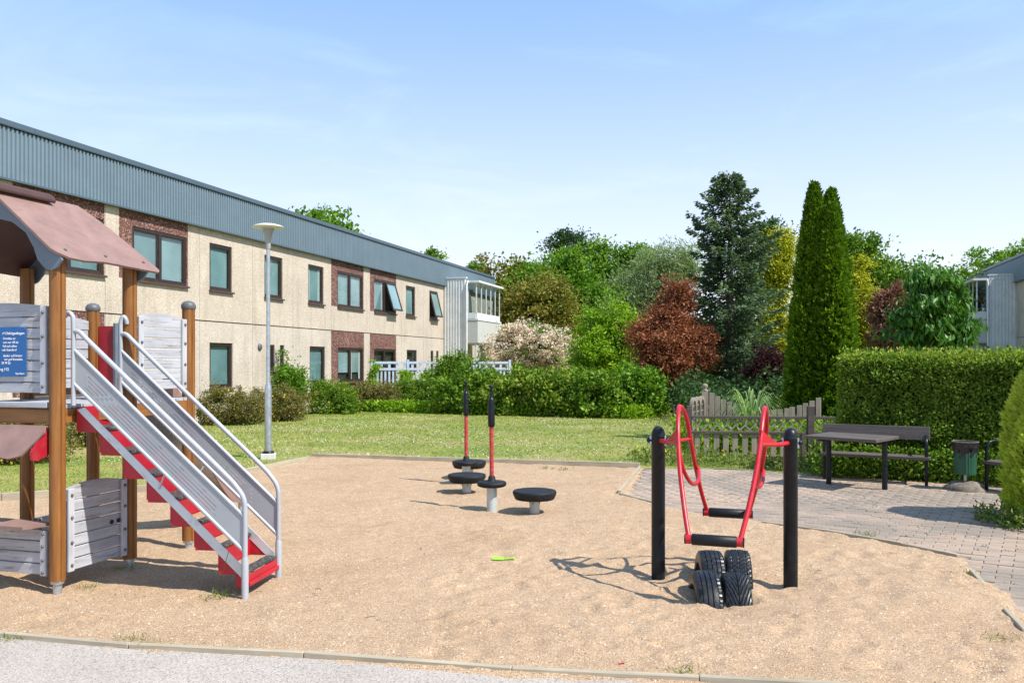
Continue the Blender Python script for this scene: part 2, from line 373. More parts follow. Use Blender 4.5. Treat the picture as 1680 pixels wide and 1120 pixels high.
    n2 = nt.nodes.new('ShaderNodeTexNoise'); n2.inputs['Scale'].default_value = 60; n2.inputs['Detail'].default_value = 5; lk(nt, tc2.outputs['Position'], n2.inputs['Vector'])
    c = mixc(nt, .5, c, ramp(nt, n2.outputs['Fac'], [(.35,(.7,.7,.7)), (.65,(1,1,1))]), 'MULTIPLY')
    lk(nt, c, b.inputs['Base Color']); b.inputs['Roughness'].default_value = .88; bump(nt, b, n2.outputs['Fac'], .4, .004)
    M['paver'] = m
    m, nt, b = new_mat('pebble'); a = nt.nodes.new('ShaderNodeAttribute'); a.attribute_name = 'rnd'
    c = ramp(nt, a.outputs['Fac'], [(0,(.52,.36,.22)), (.35,(.62,.46,.30)), (.6,(.40,.28,.18)), (.8,(.70,.60,.48)), (.93,(.16,.12,.09)), (1,(.12,.09,.07))])
    lk(nt, c, b.inputs['Base Color']); b.inputs['Roughness'].default_value = .85
    M['pebble'] = m
ground_mats()
def leaf_mat(name, stops, trans=.3, rough=.55, spec=.16):
    m, nt, b = new_mat(name); a = nt.nodes.new('ShaderNodeAttribute'); a.attribute_name = 'rnd'
    n = len(stops); c = ramp(nt, a.outputs['Fac'], [(i/(n-1), s) for i, s in enumerate(stops)])
    lk(nt, c, b.inputs['Base Color']); b.inputs['Roughness'].default_value = rough; b.inputs['Specular IOR Level'].default_value = spec
    t = nt.nodes.new('ShaderNodeBsdfTranslucent'); tcol = mixc(nt, 1, c, (1.1, 1.15, .45), 'MULTIPLY'); lk(nt, tcol, t.inputs[0])
    ms = nt.nodes.new('ShaderNodeMixShader'); ms.inputs[0].default_value = trans
    lk(nt, b.outputs[0], ms.inputs[1]); lk(nt, t.outputs[0], ms.inputs[2]); lk(nt, ms.outputs[0], nt.nodes['Material Output'].inputs['Surface'])
    return m
L = {
 'bright': leaf_mat('bright_leaf', [(.06,.15,.014), (.13,.27,.022), (.24,.38,.035)], .35),
 'lime': leaf_mat('lime_leaf', [(.12,.26,.016), (.23,.40,.025), (.36,.50,.04)], .38),
 'mid': leaf_mat('mid_leaf', [(.045,.11,.012), (.12,.23,.020), (.30,.42,.05)], .3),
 'dark': leaf_mat('dark_leaf', [(.02,.055,.018), (.04,.09,.026), (.075,.135,.035)], .22),
 'olive': leaf_mat('olive_leaf', [(.09,.12,.018), (.17,.19,.03), (.28,.25,.05), (.32,.20,.06)], .3),
 'willow': leaf_mat('silver_leaf', [(.13,.19,.075), (.21,.29,.12), (.33,.41,.20)], .3),
 'blue': leaf_mat('blue_conifer_leaf', [(.034,.070,.040), (.080,.135,.070), (.19,.26,.14)], .28),
 'red': leaf_mat('copper_leaf', [(.15,.05,.035), (.32,.115,.06), (.50,.23,.12)], .28),
 'plum': leaf_mat('plum_leaf', [(.022,.009,.012), (.045,.016,.018), (.095,.036,.03)], .2),
 'yellow': leaf_mat('golden_leaf', [(.17,.24,.012), (.38,.40,.02), (.64,.60,.06)], .3),
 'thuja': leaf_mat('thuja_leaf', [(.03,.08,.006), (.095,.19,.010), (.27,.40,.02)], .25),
 'hedge': leaf_mat('hedge_leaf', [(.04,.09,.010), (.11,.20,.020), (.28,.40,.05), (.38,.32,.09)], .32),
 'shrub': leaf_mat('shrub_leaf', [(.06,.09,.018), (.14,.15,.035), (.24,.21,.065), (.27,.17,.09)], .28),
 'magnolia': leaf_mat('long_glossy_leaf', [(.035,.11,.014), (.07,.19,.02), (.14,.28,.035)], .28, .45, .35),
 'gold_conifer': leaf_mat('soft_gold_leaf', [(.32,.42,.05), (.52,.62,.09), (.76,.80,.2)], .5),
 'blossom': leaf_mat('pale_pink_petal', [(.62,.46,.42), (.76,.62,.56), (.86,.78,.72)], .3),
 'petal_yellow': leaf_mat('yellow_petal', [(.7,.5,.01), (.8,.6,.02)], .2),
 'petal_white': leaf_mat('white_petal', [(.7,.7,.62), (.85,.85,.8)], .2),
 'pinkish': leaf_mat('dusky_pink_leaf', [(.13,.06,.045), (.26,.12,.09), (.42,.22,.17)], .3),
 'reed': leaf_mat('reed_leaf', [(.15,.27,.09), (.27,.40,.16), (.45,.54,.28)], .35),
 'weed': leaf_mat('weed_leaf', [(.08,.16,.02), (.15,.24,.04), (.30,.28,.10)], .3),
}
# ------------------------------------------------------------------ foliage builders
def npmesh(name, V, F, rnd, mat, parent=None, k=4):
    me = bpy.data.meshes.new(name); nv = len(V); nf = len(F)
    me.vertices.add(nv); me.vertices.foreach_set('co', np.asarray(V, np.float32).ravel())
    me.loops.add(nf*k); me.loops.foreach_set('vertex_index', np.asarray(F, np.int32).ravel())
    me.polygons.add(nf); me.polygons.foreach_set('loop_start', np.arange(0, nf*k, k, dtype=np.int32))
    try: me.polygons.foreach_set('loop_total', np.full(nf, k, np.int32))
    except Exception: pass
    if rnd is not None:
        a = me.attributes.new('rnd', 'FLOAT', 'POINT'); a.data.foreach_set('value', np.asarray(rnd, np.float32))
    me.materials.append(mat); me.update(calc_edges=True); me.validate()
    o = bpy.data.objects.new(name, me); col.objects.link(o)
    if parent: o.parent = parent
    return o
def unit(n):
    d = rng.normal(size=(n, 3)); return d / np.linalg.norm(d, axis=1)[:, None]
def nrm(a): return a / (np.linalg.norm(a, axis=1)[:, None] + 1e-9)
def leaves(name, P, Ln, mat, parent=None, D=None, bias=.0, asp=.5, rnd=None, curl=.15):
    n = len(P); d = unit(n)
    if D is not None: d = nrm(d*(1-bias) + np.asarray(D)*bias)
    w = nrm(np.cross(d, unit(n))); u = np.cross(d, w)
    s = (Ln * (0.65 + .7*rng.random(n)))[:, None]
    V = np.empty((n, 4, 3)); V[:, 0] = P; V[:, 1] = P + d*s*.5 + w*s*asp*.5 + u*s*curl; V[:, 2] = P + d*s; V[:, 3] = P + d*s*.5 - w*s*asp*.5 + u*s*curl
    F = np.arange(n*4).reshape(n, 4)
    if rnd is None: rnd = rng.random(n)
    return npmesh(name, V.reshape(-1, 3), F, np.repeat(np.clip(rnd, 0, 1), 4), mat, parent)
def blob_pts(ells, nclump, cr, nleaf, shell=.45, flat=.65):
    E = np.array(ells, float); vol = (E[:, 3]*E[:, 4]*E[:, 5])**.7; pick = rng.choice(len(E), nclump, p=vol/vol.sum())
    u = unit(nclump); r = rng.random(nclump)**shell * (0.85 + .28*rng.random(nclump))
    r = r*np.where(rng.random(nclump) < .10, 1.06 + .22*rng.random(nclump), 1.0)
    C = E[pick, :3] + u*E[pick, 3:6]*r[:, None]
    sc = 1.7/(E[:, 3:6].mean() + .3); hol = fbm(C[:, 0]*sc + 31, C[:, 2]*sc + C[:, 1]*sc*.4 + 7, 3)
    kp = (hol > -.13) | (rng.random(nclump) < .25); kp[:2] = True
    nrep = int((~kp).sum()); kk = np.where(kp)[0]; fill = rng.choice(kk, nrep); C[~kp] = C[fill] + rng.normal(size=(nrep, 3))*cr*.6; u[~kp] = u[fill]
    cc = rng.random(nclump); sz = cr*(.45 + 1.1*rng.random(nclump)**1.3)
    k = np.repeat(np.arange(nclump), nleaf)
    q = rng.normal(size=(len(k), 3))*np.array([1, 1, flat])*.55
    P = C[k] + q*sz[k][:, None]
    rr = .45*cc[k] + .55*rng.random(len(k))
    D = nrm(u[k] + np.array([0, 0, .3]))
    return P, rr, D, C
def trunk(parent, base, top, r, C=None, nl=7):
    b = MB(); base = Vector(base); top = Vector(top)
    mid = base.lerp(top, .5) + Vector((random.uniform(-1, 1), random.uniform(-1, 1), 0))*r*1.5
    b.tube(crom([base - Vector((0,0,.1)), mid, top], 5), [r*(1.15 - .8*i/10) for i in range(11)], 8)
    if C is not None and len(C):
        for i in rng.choice(len(C), min(nl, len(C)), replace=False):
            e = Vector(C[i]); t = .25 + .55*random.random(); s = base.lerp(top, t)
            m2 = s.lerp(e, .5) + Vector((0, 0, -.08*(e-s).length))
            b.tube(crom([s, m2, e], 4), [r*.42*(1 - .85*k/8) for k in range(9)], 6)
    return b.build('trunk', M['bark'], parent)
def tree(name, label, cat, base, ells, mat, nclump, cr, nleaf, ls, group=None, shell=.45, asp=.55, tr=.15, nl=8, D=None, bias=.35, flat=.65):
    """ells relative to base (x, y, z, rx, ry, rz)"""
    t = thing(name, label, cat, base, 0, group)
    P, rr, DD, C = blob_pts(ells, nclump, cr, nleaf, shell, flat)
    keep = P[:, 2] > .02; P, rr, DD = P[keep], rr[keep], DD[keep]
    leaves('crown' if tr > .02 else 'foliage', P, ls, mat, t, DD if D is None else np.tile(D, (len(P), 1)), bias, asp, rr)
    if tr: trunk(t, (0, 0, 0), (ells[0][0]*.6, ells[0][1]*.6, max(e[2] for e in ells)), tr, C, nl)
    return t
def conifer(name, label, base, h, rmax, mat, nb=260, per=70, ls=.14, droop=.25, ztop=.0, z0=.05, lean=0, power=.8):
    t = thing(name, label, 'tree', base)
    Ps = []; Ds = []; rs = []; b = MB()
    b.tube([(0,0,-.1), (lean*.4,0,h*.5), (lean,0,h*.97)], [rmax*.09, rmax*.06, .01], 8)
    for i in range(nb):
        f = z0 + (1-z0)*(i + .5)/nb; z = h*f; az = i*2.39996 + random.uniform(-.3, .3)
        rl = (1 + .28*math.sin(az*2+1.3) * math.sin(f*9))*rmax*((1-f)**power)*random.choice((random.uniform(.45, .9), random.uniform(.8, 1.45))) + .14
        if f < .2: rl *= .55 + f*2.2
        k = per if f < .8 else int(per*.6)
        tt = rng.random(k)**.6
        side = (rng.random(k)-.5)*(.12 + .5*rl*(1-tt)*.8)
        up = -droop*rl*tt**1.5 + .12*rl*np.maximum(0, tt-.75)*4 + rng.normal(size=k)*.05
        ca, sa = math.cos(az), math.sin(az)
        x = ca*rl*tt - sa*side + lean*f; y = sa*rl*tt + ca*side
        Ps.append(np.stack([x, y, z + up], 1))
        d = np.stack([ca*np.ones(k) - sa*np.sign(side)*.7, sa*np.ones(k) + ca*np.sign(side)*.7, np.full(k, -.25)], 1); Ds.append(nrm(d))
        rs.append(.35*random.random() + .3*rng.random(k) + .35*tt)
        if i % 3 == 0 and rl > .4: b.tube([(lean*f, 0, z), (ca*rl*.5+lean*f, sa*rl*.5, z - droop*rl*.3), (ca*rl*.85+lean*f, sa*rl*.85, z - droop*rl*.75)], [.03, .018, .006], 5)
    leaves('crown', np.concatenate(Ps), ls, mat, t, np.concatenate(Ds), .7, .42, np.concatenate(rs))
    b.build('trunk', M['bark'], t)
    return t
def columnar(name, label, base, h, r, mat, n=15000, ls=.10, group=None, lean=(0, 0)):
    t = thing(name, label, 'tree', base, 0, group)
    def surf(f, az): 
        prof = np.minimum(1, (f*5 + .62))*np.clip(1.0 - f, 0, 1)**.58*.98
        return r*prof*(.88 + .42*fbm(az*1.6+base[0]*9, f*h*.9) + .22*fbm(az*5, f*h*3.5))
    k = n//24; f = rng.random(k)**.85; az = rng.random(k)*2*math.pi; rad = surf(f, az)*(1 - .22*rng.random(k)**2)
    C = np.stack([np.cos(az)*rad + lean[0]*f, np.sin(az)*rad + lean[1]*f, f*h], 1)
    ii = np.repeat(np.arange(k), 24); tt = rng.random(len(ii))
    hz_ = 1 - .85*f**5; o = nrm(np.stack([np.cos(az)*hz_, np.sin(az)*hz_, np.full(k, 1.1)], 1))[ii]
    P = C[ii] + o*(tt[:, None]*.17*(1.05-f[ii][:, None]**3)) + rng.normal(size=(len(ii), 3))*.028*(1.1-tt[:, None]) - o*.07
    D = nrm(o*1.0 + rng.normal(size=P.shape)*.35)
    cc = rng.random(k)
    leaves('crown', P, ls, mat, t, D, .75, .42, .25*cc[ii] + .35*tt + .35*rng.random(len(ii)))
    MB().tube([(0,0,-.1), (lean[0]*.5, lean[1]*.5, h*.5), (lean[0], lean[1], h*.94)], [r*.30, r*.22, .01], 8).build('trunk', M['bark'], t)
    return t
def hedge_pts(x0, x1, y0, y1, h, n, faces, lump=.10, ls=.03):
    """points on the outside of a box hedge in local coords, faces weights dict"""
    P = []; D = []
    Ls = {'front': (x1-x0)*h, 'back': (x1-x0)*h, 'left': (y1-y0)*h, 'right': (y1-y0)*h, 'top': (x1-x0)*(y1-y0)}
    tot = sum(Ls[f] for f in faces)
    for f in faces:
        k = int(n*Ls[f]/tot); a = rng.random(k); b = rng.random(k); dep = rng.random(k)**1.6*.16
        if f in ('front', 'back'):
            x = x0 + a*(x1-x0); z = b*h; off = lump*2*fbm(x*1.6, z*1.8) + lump*.8*fbm(x*7, z*7) + dep + .16*np.maximum(0, (z/h-.82)/.18)**2; s = 1 if f == 'front' else -1
            y = (y0 + off) if s > 0 else (y1 - off); d = np.tile([0, -s, .25], (k, 1))
        elif f in ('left', 'right'):
            y = y0 + a*(y1-y0); z = b*h; off = lump*2*fbm(y*1.6+40, z*1.8) + dep; s = 1 if f == 'left' else -1
            x = (x0 + off) if s > 0 else (x1 - off); d = np.tile([-s, 0, .25], (k, 1))
        else:
            x = x0 + a*(x1-x0); y = y0 + b*(y1-y0); off = lump*1.2*fbm(x*1.8, y*1.8+9) + dep*.8 - .05*rng.random(k)**5; z = h - off - .13*np.maximum(0, 1-(y-y0)/.28)**2 - .13*np.maximum(0, 1-(x-x0)/.3)**2; d = np.tile([0, 0, 1.], (k, 1))
        P.append(np.stack([x, y, z], 1)); D.append(d)
    return np.concatenate(P), np.concatenate(D)

# ------------------------------------------------------------------ ground
SAND = [(-7.6,5.76),(-3.01,5.02),(-2.15,4.82),(-1.13,4.67),(0,4.44),(.94,4.31),(2.62,4.05),(2.99,4.98),(3.24,5.67),(3.66,7.07),(3.41,7.47),(2.95,8.09),(2.49,8.52),(1.87,9.03),(1.32,10.3),(1.94,12.95),(-3.4,14.45),(-3.28,13.8),(-4.25,10.6),(-5.9,9.87),(-7.6,9.3)]
def sdist(x, y, poly=SAND):
    x = np.asarray(x, float); y = np.asarray(y, float); d = np.full(x.shape, 1e9); ins = np.zeros(x.shape, bool); n = len(poly)
    for i in range(n):
        ax, ay = poly[i]; bx, by = poly[(i+1) % n]; ex, ey = bx-ax, by-ay
        t = np.clip(((x-ax)*ex + (y-ay)*ey)/(ex*ex+ey*ey), 0, 1)
        d = np.minimum(d, np.hypot(x-ax-t*ex, y-ay-t*ey))
        c = ((ay > y) != (by > y)) & (x < (bx-ax)*(y-ay)/(by-ay+1e-12) + ax); ins ^= c
    return np.where(ins, -d, d)
_dim = []
_r2 = np.random.default_rng(3)
for _ in range(420):
    a = _r2.random(); b = _r2.random()
    _dim.append((-.5 + 4.1*a, 4.4 + 4.0*b, .04 + .07*_r2.random(), .004 + .010*_r2.random()))
for _ in range(160): _dim.append((-3.5 + 6*_r2.random(), 5 + 8*_r2.random(), .06 + .1*_r2.random(), .004 + .009*_r2.random()))
HOLL = [(1.42,5.75,.42,.045), (1.6,6.5,.35,.03), (2.03,6.2,.32,.05), (1.1,6.4,.2,.02), (2.5,5.9,.22,.045), (-3.0,6.1,.5,.02), (-1.85,6.1,.4,.03), (.24,9.1,.3,.015), (-.2,9.2,.25,.015)]
def sand_h(x, y, spill=True):
    x = np.asarray(x, float); y = np.asarray(y, float)
    h = .012 + .030*fbm(x*.7+3, y*.7) + .016*fbm(x*4, y*4+8) + .012*fbm(x*11, y*11) + .009*fbm(x*26, y*26+3)
    for cx, cy, r, a in HOLL: h = h - a*np.exp(-((x-cx)**2 + (y-cy)**2)/(r*r))
    h = h + .035*np.exp(-((x-2.75)**2/.35 + (y-5.9)**2/.2)) + .02*np.exp(-((x-1.8)**2/.3 + (y-5.3)**2/.05))
    if h.ndim:
        for cx, cy, r, a in _dim:
            m = (abs(x-cx) < 3*r) & (abs(y-cy) < 3*r)
            if m.any():
                q = ((x[m]-cx)**2 + (y[m]-cy)**2)/(r*r); h[m] += a*(-np.exp(-q) + .55*np.exp(-(np.sqrt(q)-1.4)**2*4))
    d = np.maximum(0, sdist(x, y)); return h - .22*d - .02*(d > 0)*0 - .25*np.maximum(0, d-.18)
def sh(x, y): return float(sand_h(np.array([[x]]), np.array([[y]]))[0, 0])
g = MB().add([(-700,-300,-.5),(700,-300,-.5),(700,1200,-.5),(-700,1200,-.5)], [(0,1,2,3)]).build('ground', M['lawn']); kind(g, 'structure')
def flat_poly(name, poly, z, mat, thick=0):
    tris = tessellate_polygon([[Vector((x, y, 0)) for x, y in poly]]); fs = []
    for i, j, k in tris:
        ar = (poly[j][0]-poly[i][0])*(poly[k][1]-poly[i][1]) - (poly[k][0]-poly[i][0])*(poly[j][1]-poly[i][1])
        fs.append((i, j, k) if ar > 0 else (i, k, j))
    return kind(MB().add([(x, y, z) for x, y in poly], fs).build(name, mat), 'structure')
# sand sheet
dx = .024; xs = np.arange(-7.9, 4.35, dx); ys = np.arange(3.7, 14.8, dx)
X, Y = np.meshgrid(xs, ys); H = sand_h(X, Y); S = sdist(X, Y)
V = np.stack([X.ravel(), Y.ravel(), H.ravel()], 1); ny, nx = X.shape
idx = np.arange(ny*nx).reshape(ny, nx)
F = np.stack([idx[:-1,:-1], idx[:-1,1:], idx[1:,1:], idx[1:,:-1]], -1).reshape(-1, 4)
ok = (S < .42).ravel(); F = F[ok[F].all(1)]
sand = npmesh('sand', V, F, None, M['sand']); kind(sand, 'structure')
sand.data.polygons.foreach_set('use_smooth', np.ones(len(F), bool))
# pebbles and grit
n = 34000; px = -6 + 10*rng.random(n); py = 3.9 + 6.5*rng.random(n)**1.3
ok = sdist(px, py) < .12; px, py = px[ok], py[ok]; n = len(px)
pz = sand_h(px, py); s = .0026 + .0075*rng.random(n)**4
base = np.array([(1,0,0),(-.5,.87,0),(-.5,-.87,0),(0,0,1.0)])
an = rng.random(n)*6.28; ca, sa = np.cos(an), np.sin(an)
V = np.empty((n,4,3))
for i, (a, b, c) in enumerate(base):
    V[:,i,0] = px + s*(a*ca - b*sa); V[:,i,1] = py + s*(a*sa + b*ca); V[:,i,2] = pz + s*c*.8 - .0005
F = (np.arange(n)[:,None,None]*4 + np.array([(0,1,3),(1,2,3),(2,0,3)])[None]).reshape(-1,3)
peb = npmesh('pebbles', V.reshape(-1,3), F, np.repeat(rng.random(n),4), M['pebble'], None, 3)
kind(peb, 'stuff'); tag(peb, 'loose grit and small stones scattered over the sand', 'gravel')
# lawn, path, pavement, soil
lawn = flat_poly('lawn', [(-300,5.9),(-7.7,5.9),(-7.7,9.26),(-5.9,9.87),(-4.25,10.6),(-3.28,13.8),(-3.4,14.45),(1.94,12.95),(3.3,12.9),(4.35,12.1),(5.6,11.4),(8,10.1),(13,7.8),(300,7.8),(300,900),(-300,900)], 0.0, M['lawn'])
asph = flat_poly('path', [(-40,5.72),(-7.6,5.72),(-3.01,4.98),(-2.15,4.78),(-1.13,4.63),(0,4.40),(.94,4.27),(2.62,4.01),(2.62,3.6),(12,3.6),(12,-30),(-40,-30)], 0.0, M['asphalt'])
PAV = [(2.62,3.6),(2.62,4.05),(2.99,4.98),(3.24,5.67),(3.66,7.07),(3.41,7.47),(2.95,8.09),(2.49,8.52),(1.87,9.03),(1.32,10.3),(1.94,12.95),(3.3,12.9),(4.35,12.1),(5.6,11.4),(8,10.1),(12,8.26),(12,3.6)]
pav = flat_poly('pavement', PAV, -.009, M['soil'])
th = math.atan2(-.53, .85); c_, s_ = math.cos(th), math.sin(th)
cells = []
bw, bh, gap = .205, .103, .006
for r in range(-140, 160):
    for q in range(-60, 70):
        u = q*bw + (bw/2 if r % 2 else 0); w = r*bh
        x = 4.5 + u*c_ - w*s_; y = 8 + u*s_ + w*c_
        if -.2 < x < 12 and 3.5 < y < 14: cells.append((x, y))
cells = np.array(cells); sd = sdist(cells[:,0], cells[:,1], PAV); cells = cells[sd < -.02]
vis = np.abs(cells[:,0]/cells[:,1]) < .615
dist = np.hypot(cells[:,0], cells[:,1]) + np.where(vis & (cells[:,1] > 4.7), 0, 100)
dist += np.where(sdist(cells[:,0], cells[:,1]) < .05, 50, 0)
order = np.argsort(dist)
def brick_mesh(i):
    b = MB(); l, w = (bw-gap)/2, (bh-gap)/2; c = .005; z0, z1 = -.03, 0
    vs = [(-l,-w,z0),(l,-w,z0),(l,w,z0),(-l,w,z0),(-l,-w,z1-c),(l,-w,z1-c),(l,w,z1-c),(-l,w,z1-c),(-l+c,-w+c,z1),(l-c,-w+c,z1),(l-c,w-c,z1),(-l+c,w-c,z1)]
    b.add(vs, [(0,1,5,4),(1,2,6,5),(2,3,7,6),(3,0,4,7),(4,5,9,8),(5,6,10,9),(6,7,11,10),(7,4,8,11),(8,9,10,11)])
    me = b.mesh('brick', M['paver']); a = me.attributes.new('rnd', 'FLOAT', 'POINT'); a.data.foreach_set('value', [i/5]*len(me.vertices)); return me, np.array(vs), b.f
bms = [brick_mesh(i) for i in range(6)]
for k in order[:300]:
    x, y = cells[k]; o = inst('brick', bms[random.randrange(6)][0], pav, (x, y, .001 + random.uniform(-.003, .004)), (random.uniform(-.01,.01), random.uniform(-.01,.01), th + random.uniform(-.012,.012)))
rest = cells[order[300:]]; n = len(rest)
bv, bf = bms[0][1], np.array([f for f in bms[0][2]])
a = th + rng.normal(size=n)*.006; ca, sa = np.cos(a), np.sin(a)
V = np.empty((n, 12, 3)); V[:,:,0] = rest[:,0:1] + bv[None,:,0]*ca[:,None] - bv[None,:,1]*sa[:,None]; V[:,:,1] = rest[:,1:2] + bv[None,:,0]*sa[:,None] + bv[None,:,1]*ca[:,None]; V[:,:,2] = bv[None,:,2] + (.001 + rng.normal(size=n)*.0018)[:,None]
F = (np.arange(n)[:,None,None]*12 + bf[None]).reshape(-1,4)
br = npmesh('brick_paving', V.reshape(-1,3), F, np.repeat(rng.random(n), 12), M['paver'], pav); kind(br, 'stuff')
# grass blades
n = 150000; gx = -13 + 21*rng.random(n); gy = 9.6 + 20*rng.random(n)**1.25
ok = (sdist(gx, gy) > .04) & (sdist(gx, gy, PAV) > .05) & (np.abs(gx/gy) < .66); gx, gy = gx[ok], gy[ok]; n = len(gx)
dry = fbm(gx*.45, gy*1.1+30) + .5; edge = np.clip(1 - sdist(gx, gy)/1.3, 0, 1)
ok = rng.random(n) > edge*.55; gx, gy, dry, edge = gx[ok], gy[ok], dry[ok], edge[ok]; n = len(gx)
hgt = .010 + .022*rng.random(n)*(.6+dry); w = .003 + gy*.0003; an = rng.random(n)*6.28
V = np.empty((n,3,3)); V[:,0] = np.stack([gx-np.cos(an)*w, gy-np.sin(an)*w, np.zeros(n)],1); V[:,1] = np.stack([gx+np.cos(an)*w, gy+np.sin(an)*w, np.zeros(n)],1)
V[:,2] = np.stack([gx+rng.normal(size=n)*.034, gy+rng.normal(size=n)*.034, hgt],1)
gr = npmesh('grass', V.reshape(-1,3), np.arange(n*3).reshape(-1,3), np.repeat(np.clip(.10 + .35*rng.random(n) + .9*(dry-.38) + .45*(vnoise(gx*.9, gy*3.2)-.5) + .65*edge**1.2, 0, 1),3), M['blade'], None, 3)
kind(gr, 'stuff'); tag(gr, 'short sunlit grass of the lawn behind the sand', 'grass')
n = 9000; gx = -7 + 13*rng.random(n); gy = 13.2 + 12*rng.random(n)
ok = (sdist(gx, gy) > .25) & (sdist(gx, gy, PAV) > .3) & (fbm(gx*.8, gy*.8+4) > -.06); gx, gy = gx[ok], gy[ok]
P = np.stack([gx, gy, np.full(len(gx), .032)], 1)
dz = leaves('daisies', P, .017, L['petal_white'], None, np.tile([0,0,1.], (len(P),1)), .2, .9); kind(dz, 'stuff'); tag(dz, 'tiny white daisies and clover dotted over the lawn', 'flowers')
# timber edging
ed = thing('sandpit_edging', 'weathered timber boards edging the sand play area', 'edging')
def edge_run(pts, h=.03, w=.035, off=0):
    for (a, b) in zip(pts[:-1], pts[1:]):
        a = Vector((*a, 0)); b = Vector((*b, 0)); Lg = (b-a).length; n = max(1, round(Lg/2.4)); d = (b-a)/n
        for i in range(n):
            p = a + d*i; an = math.atan2(d.y, d.x)
            hh = h + random.uniform(-.006, .006)
            MB().box((.002, -w/2, -.1), (d.length-.003, w/2, hh)).build('edging_board', M['edge'], ed, p, (random.uniform(-.03,.03), random.uniform(-.004,.004), an), .004)
edge_run([(-7.6,5.74),(-3.01,5.0),(-2.15,4.80),(-1.13,4.65),(0,4.42),(.94,4.29),(2.5,4.05)], .028, .035)
edge_run([(-7.6,9.28),(-5.9,9.87),(-4.25,10.6),(-3.28,13.8)], .10, .04)
edge_run([(-3.38,14.43),(1.94,12.95)], .075, .045)
edge_run([(1.93,12.92),(1.31,10.42)], .04, .04)
edge_run([(1.30,10.28),(1.62,9.65)], .035, .03)
edge_run([(2.49,8.50),(2.95,8.07),(3.41,7.45),(3.62,7.10)], .026, .03)
edge_run([(3.60,7.12),(3.66,6.98)], .04, .05)
edge_run([(3.50,6.5),(3.36,6.05)], .035, .035)
edge_run([(3.15,5.45),(3.02,5.02)], .035, .035)
# ------------------------------------------------------------------ buildings
def corrug(b, s0, s1, z0, z1, y, depth, pitch, flat=.45):
    """trapezoid ribbed sheet in the x-z plane, ribs proud towards -y"""
    s = s0
    f = pitch*flat; r = (pitch - 2*f*.0) ; k = pitch*.12
    while s < s1 - 1e-6:
        e = min(s + pitch, s1); a = s + (e-s)*.30; c = a + (e-s)*.12; d = s + (e-s)*.80; g2 = d + (e-s)*.12
        P = [(s, y), (a, y), (c, y-depth), (d, y-depth), (g2, y), (e, y)]
        vs = [(p, q, z0) for p, q in P] + [(p, q, z1) for p, q in P]
        b.add(vs, [(i, i+1, i+7, i+6) for i in range(5)]); s = e
    return b
_wc = {}
def window_at(root, s0, s1, z0, z1, mull=1, openp=None, sill=True, blind=1.0):
    w, h = s1-s0, z1-z0; key = (round(w, 2), round(h, 2), mull)
    if key not in _wc:
        b = MB(); fw = .07
        xs_ = [0, fw]; 
        for i in range(1, mull): xm = w*i/mull; xs_ += [xm-.045, xm+.045]
        xs_ += [w-fw, w]; hol = [(xs_[i]+xs_[i+1])/2 for i in range(1, len(xs_)-1, 2)]
        b.grid(xs_, [0, fw, h-fw, h], lambda x, z: fw < z < h-fw and any(abs(x-q) < 1e-4 for q in hol), .03, .10)
        s_ = []
        for i in range(1, len(xs_)-1, 2):   # sash rims
            a, c = xs_[i], xs_[i+1]
            b.grid([a+.001, a+.035, c-.035, c-.001], [fw+.001, fw+.036, h-fw-.036, h-fw-.001], lambda x, z, a=a, c=c: a+.035 < x < c-.035 and fw+.036 < z < h-fw-.036, .045, .085)
            s_.append((a+.03, c-.03))
        _wc[key] = (b.mesh('window', M['brown_frame']), s_, fw)
    me, s_, fw = _wc[key]
    wd = inst('window', me, root, (s0, 0, z0))
    for i, (a, c) in enumerate(s_):
        if openp is not None and i == openp: continue
        MB().box((a, .062, fw+.03), (c, .068, h-fw-.03)).build('pane', M['glass'], wd)
        if blind and (int(s0*7) + i) % 4 == 1:
            for q0, q1 in ((a+.01, a+.16), (c-.15, c-.01)): MB().box((q0, .098, fw+.01), (q1, .108, h-fw)).build('curtain', M['curtain'], wd)
        if blind: MB().box((a, .112, fw + (h-2*fw)*(1-blind)), (c, .118, h-fw)).build('blind', M['blind'], wd)
    if sill: MB().box((-.03, -.075, -.05), (w+.03, .11, -.003)).build('sill', M['sill'], wd, (0, 0, 0), (R(0), 0, 0))
    return wd
